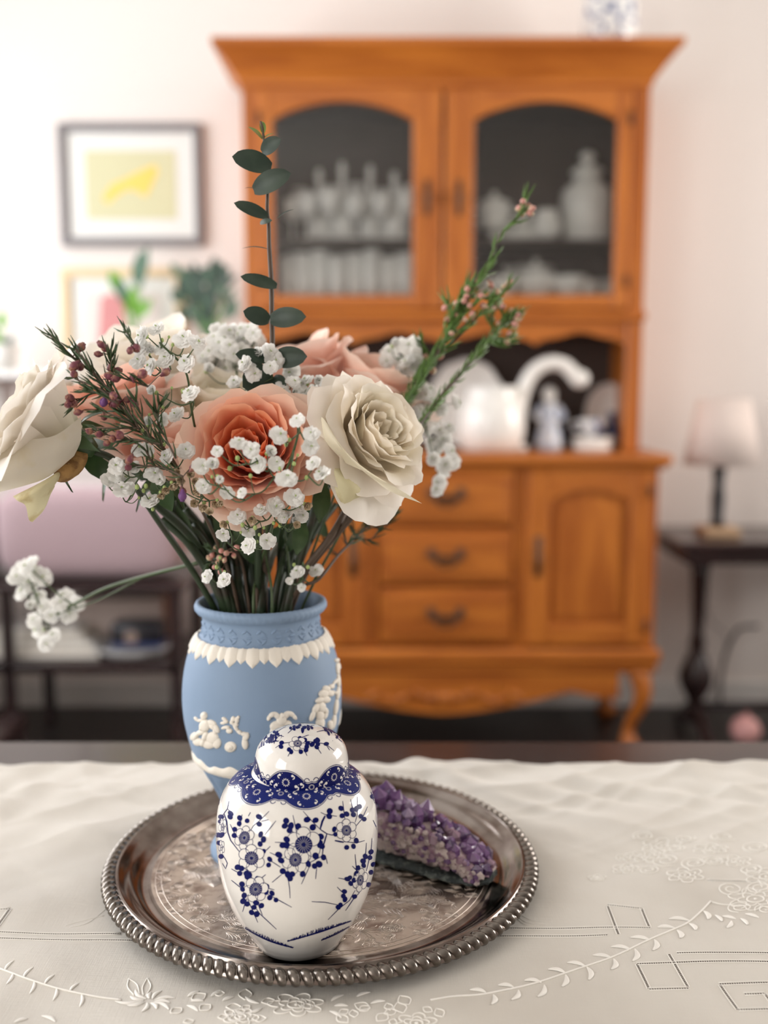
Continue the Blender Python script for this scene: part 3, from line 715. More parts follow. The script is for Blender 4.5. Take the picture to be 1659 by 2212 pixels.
for k in range(26):
    th = 2*math.pi*k/26
    for du, dv, ds in ((.0035, .0030, .15), (-.0030, .0032, .2), (.0032, -.0026, .75), (-.0034, -.0026, .8), (.0042, .0002, .45)):
        leafrel(m, VS, th, s0 + hN*ds, du, dv, .0011, .0007)
m.build('neck_foliage_relief', JAS, vase, kind='stuff')
# white acanthus collar: pointed leaves side by side
sc_top = float(np.interp(belly[-1][1], VS.z, VS.s)) + .0010
lw = {}
NL = 40
for k in range(NL):
    th = 2*math.pi*k/NL; big = k % 2 == 0; m = MB()
    r = float(np.interp(sc_top, VS.s, VS.r)); Ln = .0135 if big else .0108; hw = math.pi*r/NL*(1.22 if big else 1.0); V = []; K = 7; S_ = 9
    for i in range(S_+1):
        t = i/S_; w = hw*(1 if t < .55 else max(0, 1-((t-.55)/.45)**1.3)) * (1+.10*abs(math.sin(t*11)))
        for q in range(K):
            u = -1+2*q/(K-1); off = .0009 - .00045*abs(u) + .00035*math.cos(u*7) + (.00035 if big else 0)
            if q in (0, K-1) or i == S_: off = .0001
            V.append(VS.pt(th + w*u/r, sc_top - Ln*t, off))
    m.add(V, [(i*K+q, i*K+q+1, (i+1)*K+q+1, (i+1)*K+q) for i in range(S_) for q in range(K-1)])
    m.build('collar_leaf', JASW, vase)
# frieze: ground band and moulded figures
U = lambda x, y: (380+x/4.1475, 1260+y/4.1475)
s_b = float(np.interp(bead[2][1], VS.z, VS.s)) + .0008
m = MB(); V = []; N_ = 220; K = 5
for i in range(N_):
    th = 2*math.pi*i/N_; h = .0078 + .0016*math.sin(th*9) + .001*math.sin(th*23+1)
    for k in range(K+1):
        u = k/K; V.append(VS.pt(th, s_b + h*u, .0016*math.sin(math.pi*(.12+.80*u))+.0001*math.sin(th*70+k) if k < K else 0))
m.add(V, [(i*(K+1)+k, i*(K+1)+k+1, ((i+1) % N_)*(K+1)+k+1, ((i+1) % N_)*(K+1)+k) for i in range(N_) for k in range(K)])
m.build('ground_relief', JASW, vase)
def dome(m, x, y, rx, ry, rot=0, h=.0016, n=14):
    x, y = U(x, y); rx /= 4.1475; ry /= 4.1475; c, q = math.cos(rot), math.sin(rot); V = []
    rings = (1, .93, .75, .45, 0.0)
    for k in rings[:-1]:
        for i in range(n):
            a = 2*math.pi*i/n; ux, uy = k*rx*math.cos(a), k*ry*math.sin(a)
            V.append(VS.hit(x+ux*c-uy*q, y+ux*q+uy*c, h*.72*math.sqrt(max(0, 1-k**3)) + (.0003 if k < 1 else 0)))
    V.append(VS.hit(x, y, h*.72+.0003)); R_ = len(rings)-1
    m.add(V, [(j*n+i, j*n+(i+1) % n, (j+1)*n+(i+1) % n, (j+1)*n+i) for j in range(R_-1) for i in range(n)] + [((R_-1)*n+i, (R_-1)*n+(i+1) % n, R_*n) for i in range(n)])
def limb(m, pts, w0, w1, h=.0014):
    n = 0
    for i in range(len(pts)-1):
        (x0, y0), (x1, y1) = pts[i], pts[i+1]; L_ = math.hypot(x1-x0, y1-y0); t = i/max(1, len(pts)-1)
        w = w0+(w1-w0)*t; dome(m, (x0+x1)/2, (y0+y1)/2, L_/2+w*.6, w, math.atan2(y1-y0, x1-x0), h)
def figure(parts, name):
    m = MB()
    for p in parts:
        if p[0] == 'd': dome(m, *p[1:])
        else: limb(m, *p[1:])
    return m.build(name, JASW, vase)
figure([('d',255,1185,30,36,0,.0022),('d',262,1175,20,22,0,.0026),('l',[(240,1225),(200,1230),(172,1200)],14,10),('d',262,1275,48,58,.2,.0026),('l',[(300,1240),(350,1270),(382,1330)],30,14,.0017),('l',[(310,1265),(345,1300),(362,1350)],20,9,.0019),('l',[(250,1330),(200,1340),(170,1395)],24,15,.0022),('l',[(275,1340),(255,1400),(240,1450)],24,16,.0024),('d',330,1385,55,58,.2,.0020),('d',370,1430,38,50,0,.0018),('d',300,1440,60,42,0,.0018),('d',200,1420,46,36,.3,.0016),('d',235,1300,14,14,0,.003),('d',160,1370,26,40,.4,.0014)], 'seated_cherub_relief')
figure([('l',[(625,1470),(615,1400),(640,1350)],30,26,.0020),('l',[(640,1355),(590,1345),(555,1320),(520,1270),(500,1235)],20,9,.0018),('l',[(555,1330),(545,1290),(530,1250)],13,8),('d',435,1215,26,16,.5,.0014),('d',425,1250,26,14,0,.0014),('d',450,1235,24,18,.7,.0016),('d',440,1290,34,15,-.3,.0015),('d',480,1320,30,24,.3,.0017),('d',465,1290,22,16,0,.0018),('d',515,1215,22,26,0,.0016),('d',548,1225,20,32,0,.0018),('d',535,1265,28,18,.2,.0016),('d',500,1240,16,24,.3,.0015),('d',560,1200,14,16,.5,.0014)], 'bent_tree_relief')
figure([('d',490,1465,55,48,0,.0016),('d',490,1465,34,30,0,.0026),('d',490,1465,14,12,0,.0032)], 'coiled_scroll_relief')
figure([('l',[(930,1210),(880,1165),(840,1190),(825,1220)],26,14,.0020),('l',[(960,1200),(1010,1160),(1050,1180),(1072,1212)],28,12,.0020),('d',945,1225,46,52,.3,.0026),('d',950,1185,22,26,0,.0030),('d',900,1275,62,44,-.3,.0020),('d',960,1300,70,40,0,.0018),('d',880,1330,40,50,0,.0016),('d',1000,1265,40,40,.3,.0018)], 'winged_cherub_relief')
figure([('d',1345,945,34,30,.4,.0020),('d',1390,925,26,22,0,.0018),('d',1320,990,44,40,-.5,.0024),('d',1375,985,38,30,.2,.0022),('d',1290,1045,46,26,-.4,.0022),('d',1335,1040,44,34,0,.0024),('d',1300,1110,38,52,.1,.0024),('l',[(1270,1090),(1235,1150),(1205,1225)],26,14,.0018),('l',[(1290,1150),(1285,1220),(1300,1290)],34,26,.0020),('l',[(1330,1120),(1345,1160),(1320,1210)],22,16,.0018),('d',1290,1250,40,60,.1,.0018)], 'draped_figure_relief')
figure([('l',[(1400,1300),(1420,1180),(1440,1040),(1455,930),(1450,820),(1440,720)],18,12,.0018),('l',[(1445,860),(1410,900),(1385,930)],14,10),('d',1440,690,22,20,0,.0018),('d',1462,740,16,34,0,.0016),('l',[(1450,960),(1425,990),(1400,960)],10,8),('d',1385,1270,30,44,0,.0016)], 'tall_tree_relief')
for o, ang in [(c, 150) for c in list(vase.children) if c.name.split('.')[0] in ('seated_cherub_relief', 'bent_tree_relief', 'tall_tree_relief')]: rot_copy(o, VX, VY, R(ang))

# ================================================================== amethyst cluster
AQ = [mat('pale_amethyst', (.44, .33, .50), .12, coat=.5, trans=.25), mat('amethyst', (.21, .105, .26), .10, coat=.6, trans=.25), mat('deep_amethyst', (.085, .038, .125), .08, coat=.7, trans=.2), mat('smoky_amethyst', (.33, .20, .27), .16, coat=.5, trans=.2), mat('milky_quartz', (.55, .45, .42), .2, coat=.4, trans=.15)]
QZ = mat('quartz_band', (.56, .47, .43), .35, coat=.3, noise=(110, (.26, .14, .20), .42, .6, 4), bump=(260, .8, .0015))
RK = mat('green_grey_matrix', (.055, .066, .066), .85, noise=(160, (.22, .25, .22), .52, .7, 4), bump=(300, .8, .0015))
A0 = on_z(770, 1862, ZT); B0 = on_z(1044, 1932, ZT)
A0 = Vector((A0[0], A0[1], ZT)); B0 = Vector((B0[0], B0[1], ZT)); AX = (B0-A0); AL = AX.length; AX.normalize(); AB = Vector((-AX.y, AX.x, 0))
geo = thing('amethyst_cluster', tuple((A0+B0)/2), 'purple crystal cluster on a dark rock base, lying right of the jar on the tray', 'crystal')
rnd = random.Random(12)
def gp(u, w, h): return A0 + AX*(AL*u) + AB*w + Vector((0, 0, h))
def Ht(u): return .0435*(1-.68*max(0, (u-.32)/.68)) + .0025*math.sin(u*11+.5)
def rockgrid(name, matr, h0, h1, dep0, dep1, amp, seed):
    rr = random.Random(seed); m = MB(); NU, NV = 34, 20; G = []
    for i in range(NU+1):
        u = i/NU; row = []; end = 1-abs(2*u-1)**6*.5
        for j in range(NV):
            a = 2*math.pi*j/NV; cx_, sx_ = math.cos(a), math.sin(a)
            sq = 1/max(abs(cx_), abs(sx_))**.55
            w = (dep0+dep1)/2 + (dep1-dep0)/2*cx_*sq*end; lo, hi = h0(u), h1(u); h = (lo+hi)/2 + (hi-lo)/2*sx_*sq*.93*end
            row.append(gp(u, w + rr.uniform(-amp, amp), max(.0, h + rr.uniform(-amp, amp))))
        row.append(row[0]); G.append(row)
    m.sheet(G); m.add(G[0][:-1], [tuple(range(NV))]); m.add(G[-1][:-1], [tuple(range(NV-1, -1, -1))])
    return m.build(name, matr, geo, smooth=35)
rockgrid('rock_base', RK, lambda u: 0.0, lambda u: .0072+.0016*math.sin(u*7), .0005, .034, .0007, 1)
rockgrid('quartz_band', QZ, lambda u: .0060, lambda u: Ht(u)*.90, .0012, .033, .0013, 2)
def crystal_mesh(seed, mt):
    r = random.Random(seed); m = MB(); n = 6; rot = r.random(); V = []
    k1 = r.uniform(.35, .6)
    for z, q in ((-.6, .85), (k1, 1.0)):
        for i in range(n):
            a = 2*math.pi*(i+rot)/n; V.append((q*.5*math.cos(a)*(1+.15*(i % 2)), q*.5*math.sin(a), z))
    V.append((r.uniform(-.08, .08), r.uniform(-.08, .08), k1+r.uniform(.55, .8)))
    m.add(V, [(i, (i+1) % n, n+(i+1) % n, n+i) for i in range(n)] + [(n+i, n+(i+1) % n, 2*n) for i in range(n)])
    return m.mesh('crystal', mt, smooth=False)
CM = [[crystal_mesh(10*i+j, AQ[i]) for j in range(3)] for i in range(5)]
for k in range(230):
    u = rnd.random()**.95; top = rnd.random() < .52; H_ = Ht(u)
    if top: w = rnd.uniform(.004, .032); h = H_*(.86 + .12*math.sin(math.pi*w/.036)); d = AB*rnd.uniform(-.5, .5) + AX*rnd.uniform(-.4, .4) + Vector((0, 0, 1))
    else:
        f = rnd.uniform(.40, .95); w = .0022 + .006*max(0, f-.6); h = H_*f; d = -AB*1.0 + AX*rnd.uniform(-.5, .5) + Vector((0, 0, rnd.uniform(.5, 1.2)))
    s_ = rnd.choice((rnd.uniform(.0035, .0075), rnd.uniform(.005, .0105) if top else .005)) * (1.2 if top and u < .45 else 1)*(1 if top else .85)
    mi = rnd.choice((0, 1, 1, 2)) if top and u < .4 else (rnd.choice((1, 2, 2, 3, 1)) if top else rnd.choice((3, 4, 4, 3, 1)))
    o = put('crystal', rnd.choice(CM[mi]), geo, gp(u*.97, w, h-.001))
    o.rotation_mode = 'QUATERNION'; o.rotation_quaternion = d.to_track_quat('Z', 'Y'); o.scale = (s_, s_, s_*rnd.uniform(.45, .85))
# ================================================================== the bouquet
MR = rr0*.80; MZ = rimz + .004; MC = Vector((VX, VY, MZ))
STEM = mat('dark_green_stem', (.016, .034, .010), .5, noise=(60, (.03, .017, .012), .5, .75, 3))
STEML = mat('light_green_stem', (.060, .095, .035), .5)
TWIG = mat('brown_twig', (.085, .055, .035), .6)
LEAF = mat('rose_leaf', (.035, .075, .025), .38, coat=.1, noise=(80, (.06, .11, .04), .45, .7, 3), translucent=.15)
EUCL = mat('eucalyptus_leaf', (.020, .038, .024), .5, noise=(70, (.040, .062, .040), .45, .75, 3), translucent=.12)
EUCT = mat('young_eucalyptus_leaf', (.15, .24, .05), .5, noise=(90, (.25, .18, .05), .5, .75, 3), translucent=.25)
NEED = mat('waxflower_needle', (.035, .070, .020), .5)
NEEDL = mat('fresh_waxflower_needle', (.10, .20, .035), .5)
BUD = mat('plum_waxflower_bud', (.18, .045, .065), .5, noise=(300, (.34, .16, .10), .45, .65, 2))
BUDP = mat('violet_waxflower_bud', (.15, .05, .19), .5)
BUDK = mat('pink_waxflower_bud', (.60, .28, .24), .5, noise=(200, (.50, .52, .28), .45, .7, 2))
GYP = mat('gypsophila_white', (.96, .955, .93), .6, translucent=.42)
GYPG = mat('gypsophila_green', (.36, .46, .16), .6)
GYPD = mat('dried_gypsophila', (.66, .54, .38), .7, translucent=.15)
PETAL = mat('rose_petal', (.9, .8, .7), .55, vcol=True, translucent=.38, sheen=.15, bump=(160, .25, .0005), noise=None)
BROWN = mat('withered_petal', (.42, .24, .08), .7, noise=(140, (.20, .10, .03), .45, .62, 5), translucent=.2, bump=(220, .5, .0005))
WILT = mat('wilted_petal', (.72, .66, .42), .6, noise=(70, (.50, .38, .16), .56, .76, 5), translucent=.2, bump=(150, .4, .0006))
rs = random.Random(77)
def mouth_pt(px_dir, rr=None):
    """point where a stem leans on the vase lip towards the side it leaves for"""
    d = Vector((px_dir.x-MC.x, px_dir.y-MC.y, 0)); l = d.length or 1
    q = MR*(rr if rr is not None else min(.92, .25 + l*6)); d = d/l*q
    return Vector((MC.x+d.x+rs.uniform(-.004, .004), MC.y+d.y+rs.uniform(-.004, .004), MZ+.002))
def stem_path(head, out=None, mp=None):
    m_ = mp or mouth_pt(head)
    c = Vector((2*MC.x-m_.x, 2*MC.y-m_.y, 0)); bot = Vector((MC.x+(c.x-MC.x)*.35, MC.y+(c.y-MC.y)*.35, ZT+.075))
    mid = m_.lerp(head, .5) + Vector((0, 0, .010))
    if out is not None: pts = [bot, m_, mid, head - out*.018, head]
    else: pts = [bot, m_, mid, head]
    return crv(pts, 7)
def frame_of(axis, roll=0.0):
    z = Vector(axis).normalized(); q = z.to_track_quat('Z', 'Y'); return q.to_matrix() @ Matrix.Rotation(roll, 3, 'Z')
def lerpc(a, b, t): return tuple(a[i]+(b[i]-a[i])*t for i in range(3))
def petal(rt, h, rb, aw, phi, seed, roll, ripple, cin, crim, cbase, cup=1.6, spir=.05, tipnotch=.0, NU=12, NV=9):
    r_ = random.Random(seed); p1, p2, p3 = r_.random()*6, r_.random()*6, r_.random()*6
    V = []; C = []; cx = r_.uniform(-.12, .12)
    for j in range(NV+1):
        for i in range(NU+1):
            u = -1+2*i/NU; v0 = j/NV
            v = v0*(1 - .26*abs(u)**2.4 - tipnotch*math.exp(-((u-cx)/.18)**2)*.5)
            w = aw*(.34 + .66*math.sin(math.pi*.5*min(1, v*1.3))**.8)
            r = rb + (rt-rb)*(cup*math.sin(v*math.pi/2)**.9 + (1-cup)*v**1.5) + spir*u*(.3+v)
            z = h*v**(1.05 if cup > .5 else .9)
            e = max(0, v-.70)/.30
            r += roll*.24*e**1.4; z -= roll*.20*e**2.2
            r += ripple*.05*math.sin(4*u+p1)*v**2 + ripple*.030*math.sin(11*u+p3)*v**5
            z += ripple*.055*math.sin(5.3*u+p2)*v**3 + ripple*.022*math.sin(13*u+p1)*v**5
            a = phi + u*w; V.append((r*math.cos(a), r*math.sin(a), z))
            c = lerpc(cbase, cin, min(1, v*1.6)); k = min(1, (e**1.5)*.9 + .35*abs(u)**4*v); c = lerpc(c, crim, k); C.append((*c, 1))
    F = [(j*(NU+1)+i, j*(NU+1)+i+1, (j+1)*(NU+1)+i+1, (j+1)*(NU+1)+i) for j in range(NV) for i in range(NU)]
    return V, F, C
PAL = {
 'cream': [((.97,.86,.68), (.97,.92,.82), (.96,.80,.56)), ((.97,.89,.77), (.97,.92,.85), (.95,.84,.65))],
 'ivory': [((.93,.85,.72), (.94,.90,.82), (.90,.80,.62)), ((.93,.87,.79), (.93,.89,.83), (.84,.80,.62))],
 'apricot': [((.97,.27,.085), (.97,.47,.26), (.82,.035,.015)), ((.93,.62,.50), (.93,.74,.60), (.90,.46,.30))],
 'peach': [((.92,.38,.24), (.93,.56,.42), (.85,.30,.18)), ((.88,.60,.50), (.90,.74,.62), (.80,.62,.42))],
 'blush': [((.96,.58,.44), (.96,.80,.68), (.93,.52,.36)), ((.95,.66,.56), (.96,.82,.73), (.90,.62,.48))],
}
def rose(label, px, py, Y, rad, axis, pal, N_=34, roll=0.0, seed=1, open_=1.0, stem=True, center=.10, hmul=1.0, ripple=1.0, rollamt=1.0, out_h=.62, group=None, NU=12, mp=None):
    c = Vector(at(px, py, Y)); M_ = frame_of(axis, roll); ax = M_ @ Vector((0, 0, 1)); base = c - ax*rad*.55
    t = thing('rose', tuple(base), label, 'flower', group)
    r_ = random.Random(seed); A, B = PAL[pal]
    for k in range(N_):
        q = k/(N_-1); phi = k*2.39996 + r_.uniform(-.15, .15)
        rt = center + (open_-center)*q**1.05; rb = .03+.16*q
        h = (.84 + .24*min(1, q*2.2))*hmul if q < .5 else (1.08 + (out_h-1.08)*((q-.5)/.5)**1.2)*hmul
        h *= r_.uniform(.96, 1.04); rt += r_.uniform(-.02, .02)
        aw = 1.55 - .62*min(1, q*1.5) + (.06 if q > .7 else 0)
        ro = (0.06 if q < .25 else .06+(q-.25)/.75)*rollamt*r_.uniform(.6, 1.3)
        g = min(1, max(0, (q-.10)*1.35)) if pal != 'apricot' else min(1, max(0, (q-.32)*2.1)); ci = lerpc(A[0], B[0], g); cr = lerpc(A[1], B[1], g); cb = lerpc(A[2], B[2], g)
        jit = r_.uniform(.95, 1.04); ci = tuple(min(.95, x*jit) for x in ci)
        V, F_, C = petal(rt, h, rb, aw, phi, seed*100+k, ro, (.35+.75*q)*ripple, ci, cr, cb, cup=.95-.55*max(0, q-.35)/.65, spir=.055+.02*q, tipnotch=.10*r_.random(), NU=NU)
        m = MB(); m.add([tuple(base + M_ @ Vector(v)*rad) for v in V], F_)
        m.build('petal', PETAL, t, cols=C)
    # hip, sepals and stem
    m = MB(); z = Vector((0, 0, 0))
    P = [base - ax*rad*.30, base - ax*rad*.16, base - ax*rad*.02, base + ax*rad*.08]; m.tube(P, [rad*.09, rad*.17, rad*.20, rad*.16], 10); m.build('hip', LEAF, t)
    for k in range(5):
        a = 2*math.pi*k/5 + seed; G = []
        for j in range(7):
            s_ = j/6; w = .10*math.sin(math.pi*min(.98, .12+s_*.88)); rr_ = .15 + .50*s_; zz = .02 + .12*s_ - .45*s_**2
            G.append([tuple(base + M_ @ Vector((rr_*math.cos(a)-w*u*math.sin(a), rr_*math.sin(a)+w*u*math.cos(a), zz+.03*abs(u)))*rad) for u in (-1, 0, 1)])
        m = MB(); m.sheet(G); m.build('sepal', LEAF, t)
    if stem:
        m = MB(); m.tube(stem_path(base - ax*rad*.28, ax, mp), .0023, 8); m.build('stem', STEM, t)
    return t, base, M_
def free_petal(t, pts, mat_, name='petal', thick=None):      # sheet from px rows with depth: [[(px,py,Y)...]...]
    G = [[Vector(at(*p)) for p in row] for row in pts]
    H, Wd = len(G), len(G[0])       # refine with Catmull in both directions
    G2 = [crv(r, 4) for r in G]; cols = list(zip(*G2)); G3 = [crv(list(c), 4) for c in cols]
    m = MB(); m.sheet([[tuple(p) for p in c] for c in G3])
    return m.build(name, mat_, t)

# back flowers first
rose('pale ivory rose standing high at the back left, partly behind the white filler flowers', 325, 785, .79, .062, (-.15, -.25, .95), 'ivory', 22, .4, 21, open_=.95, center=.2, out_h=.55)
rose('cream rose low behind the apricot rose, between the white sprays', 480, 880, .735, .052, (.15, -.3, .95), 'cream', 22, .9, 22, open_=.95, center=.2, out_h=.5)
rose('blurred blush pink rose at the back beside the eucalyptus stem', 655, 803, .80, .056, (-.35, -.1, .95), 'blush', 18, 1.4, 23, open_=.92, center=.22, out_h=.62)
rose('blurred blush pink rose at the back right, above the cream rose', 800, 840, .785, .051, (.35, -.15, .92), 'blush', 18, 2.2, 24, open_=.95, center=.22, out_h=.66)
rose('peach pink rose at the left behind the waxflower buds', 255, 890, .70, .060, (-.35, -.15, .93), 'peach', 26, .2, 25, open_=.80, center=.18, out_h=.80, rollamt=.8)
rose('small peach rose half hidden between the left waxflower and the apricot rose', 352, 965, .665, .044, (-.1, -.2, .95), 'blush', 20, 1.0, 26, open_=.9, center=.2, out_h=.7)
w_t, w_b, w_M = rose('large ivory white rose at the far left with a browned hanging outer petal', 78, 905, .615, .047, (-.80, -.30, .52), 'ivory', 30, .7, 27, open_=.86, center=.12, out_h=.78, rollamt=1.3, ripple=1.1)
a_t, a_b, a_M = rose('apricot orange garden rose facing forward in the middle of the bouquet', 543, 972, .615, .0455, (-.02, -.90, .42), 'apricot', 44, .3, 28, open_=1.0, center=.10, hmul=.92, out_h=.42, rollamt=.55, ripple=1.2, NU=14)
c_t, c_b, c_M = rose('open cream rose at the right with a crumpled outer petal', 808, 938, .635, .0425, (.68, -.58, .45), 'cream', 42, .1, 29, open_=1.0, center=.12, hmul=.95, out_h=.46, rollamt=1.25, ripple=1.3, NU=14)
# torn outer petals
o = free_petal(w_t, [[(180,955,.625),(150,985,.612),(112,1000,.608)],[(190,985,.620),(160,1010,.604),(110,1015,.600)],[(182,1010,.618),(150,1030,.604),(120,1030,.602)],[(170,1025,.615),(140,1042,.608),(105,1036,.606)]], BROWN); o['label'] = 'dry brown petal patch'
o = free_petal(w_t, [[(150,1000,.606),(100,1035,.598),(28,1072,.600)],[(138,1022,.604),(92,1050,.592),(38,1082,.596)],[(120,1045,.606),(88,1075,.598),(55,1092,.600)],[(118,1052,.612),(92,1092,.606),(62,1122,.606)],[(112,1060,.618),(96,1100,.614),(70,1128,.612)]], WILT); o['label'] = 'wilted greenish hanging petal'
free_petal(w_t, [[(-10,1065,.60),(-8,1010,.592),(10,960,.60)],[(50,1050,.596),(48,1000,.584),(60,950,.59)],[(105,1030,.598),(110,985,.590),(120,940,.592)],[(160,985,.606),(175,950,.600),(175,900,.600)]], WILT.copy() if False else mat('ivory_outer_petal', (.84, .79, .68), .55, translucent=.3, noise=(60, (.78, .70, .50), .55, .8, 3)))
o = free_petal(c_t, [[(690,950,.622),(700,985,.612),(722,1030,.612)],[(712,985,.614),(725,1020,.602),(722,1060,.604)],[(748,1015,.612),(765,1050,.602),(742,1092,.604)],[(765,1030,.622),(795,1060,.616),(790,1070,.614)]], WILT); o['label'] = 'crumpled spotted outer petal'
free_petal(c_t, [[(680,900,.620),(700,950,.606),(745,1000,.604)],[(700,905,.612),(730,960,.594),(790,1020,.592)],[(735,960,.602),(775,1010,.586),(850,1050,.590)],[(790,1020,.604),(840,1060,.592),(912,1088,.600)]], mat('cream_outer_petal', (.87, .81, .64), .55, translucent=.3, noise=(70, (.74, .58, .32), .60, .8, 4)))

# rose leaves
def leaf_sheet(m, p0, p1, w, nrm, bend=.0, fold=.15, N_=9, mi=None, tipw=.0, pw=.9):
    p0, p1 = Vector(p0), Vector(p1); d = p1-p0; L_ = d.length; d.normalize(); nrm = Vector(nrm); nrm = (nrm - d*nrm.dot(d)).normalized(); s_ = d.cross(nrm); G = []
    for j in range(N_+1):
        t = j/N_; ww = w*max(.02, math.sin(math.pi*min(1, t))**pw) if not tipw else w*(math.sin(math.pi*min(1, .06+t*.94))**.55)
        c = p0 + d*L_*t + nrm*bend*math.sin(math.pi*t)*L_
        G.append([tuple(c + s_*ww*u + nrm*fold*ww*abs(u)*1.2) for u in (-1, -.5, 0, .5, 1)])
    m.sheet(G, mi)
def px_leaf(parent, x0, y0, Y0, x1, y1, Y1, wpx, mat_, nrm=(0, -1, .3), bend=.06, name='leaf', pw=.9, oval=False, fold=.15):
    m = MB(); a, b = at(x0, y0, Y0), at(x1, y1, Y1); leaf_sheet(m, a, b, wpx*sc_at(x0, y0, (Y0+Y1)/2)*.5, nrm, bend, fold, pw=pw, tipw=1 if oval else 0)
    return m.build(name, mat_, parent)
px_leaf(w_t, 175,955,.64, 245,1045,.63, 52, LEAF); px_leaf(w_t, 195,945,.66, 300,1025,.64, 44, LEAF, (0,-1,-.2))
px_leaf(w_t, 180,1000,.65, 238,1030,.64, 26, LEAF, (.3,-1,-.2)); px_leaf(w_t, 330,1030,.63, 372,1105,.62, 46, LEAF, (.3,-1,.2))
px_leaf(c_t, 700,1035,.66, 690,1130,.65, 40, LEAF); px_leaf(c_t, 655,1120,.67, 640,1200,.66, 36, LEAF, (.2,-1,.1))

# eucalyptus stem
EY = .665
eu = thing('eucalyptus_stem', tuple(MC), 'tall eucalyptus stem with paired dark green round leaves rising above the roses', 'foliage')
es = [(563,262),(568,285),(572,330),(571,372),(578,400),(577,450),(580,480),(581,520),(582,545),(586,610),(587,680),(588,750),(582,820),(575,900)]
EP = [Vector(at(x, y, EY+.00002*(y-262))) for x, y in es][::-1]
m = MB(); m.tube(crv([Vector((MC.x, MC.y, ZT+.07)), MC + Vector((.004, -.01, 0))] + EP, 6), [.0022, .0007], 7); m.build('stem', TWIG, eu)
for a in [(566,300,536,274,16,'y',.4),(569,288,566,262,14,'y',.3),(569,300,592,288,10,'y',.1),(566,329,607,300,25,'g',.3),(566,300,574,308,8,'y',.2),
          (586,362,501,338,34,'g',.5),(548,412,629,374,34,'g',.5),(578,468,505,438,20,'g',.0),(598,472,636,452,8,'p',.0),(550,408,527,407,6,'p',0),(578,538,522,537,8,'p',0),
          (598,618,519,597,20,'g',.1),(582,692,525,672,28,'g',.4),(584,690,662,684,32,'g',.4),(562,482,588,476,9,'g',.1),
          (580,775,508,765,24,'g',.3),(590,775,664,770,34,'g',.4),(588,812,524,836,56,'g',.7),(590,815,612,850,30,'g',.5)]:
    x0, y0, x1, y1, w, kind, tilt = a; dY = -.012 if kind == 'g' else .004
    o = px_leaf(eu, x0, y0, EY, x1, y1, EY+dY*(1 if y1 > y0 else .6), w*(1.4 if kind == 'g' else 1), {'y': EUCT, 'g': EUCL, 'p': EUCL}[kind], (0, -1, .12 if kind == 'g' else 2.5), .07 if y0 < 700 else .03, oval=True, fold=.18)
    if kind == 'y': o['label'] = 'small yellow green tip leaf'

# gypsophila
def floret_mesh(seed, dried=False, closed=1.0):
    r = random.Random(seed); m = MB()
    for layer, (n, rad, zz, up) in enumerate(((8, .50, -.02, .10), (7, .42, .06, .22), (6, .30, .13, .30), (4, .17, .17, .30))):
        for k in range(n):
            a = 2*math.pi*(k+.5*(layer % 2))/n + r.uniform(-.2, .2); w = rad*.50*r.uniform(.85, 1.2); rd = rad*r.uniform(.88, 1.1)*closed; G = []
            for t, ww in ((.1, .35), (.65, 1.0), (1.0, .8)):
                row = []
                for u in (-1, -.33, .33, 1):
                    rr = rd*(t - .10*abs(u)*t + (.09*math.sin(9*u+seed+k) if t == 1.0 else 0)); row.append((rr*math.cos(a)-u*w*ww*math.sin(a)*.9, rr*math.sin(a)+u*w*ww*math.cos(a)*.9, zz + up*t*rad*1.2*closed**.5 + (.06*math.sin(7*u+k+seed) if t > .6 else 0)*(1 if t == 1 else .4) + (1-closed)*t*.5))
                G.append(row)
            m.sheet(G, 0)
    m.ell((0, 0, -.12), .14, .14, .14, 6, 4, mi=1)
    for k in range(3): m.ell((r.uniform(-.05, .05), r.uniform(-.05, .05), .26), .035, .035, .05, 5, 3, mi=1)
    return m.mesh('floret', [GYPD if dried else GYP, GYPG])
FL = [floret_mesh(i) for i in range(4)]; FD = [floret_mesh(9+i, True, .55) for i in range(2)]; FC = [floret_mesh(20+i, False, .55) for i in range(2)]
VIEW = Vector((0, -1, .25)).normalized()
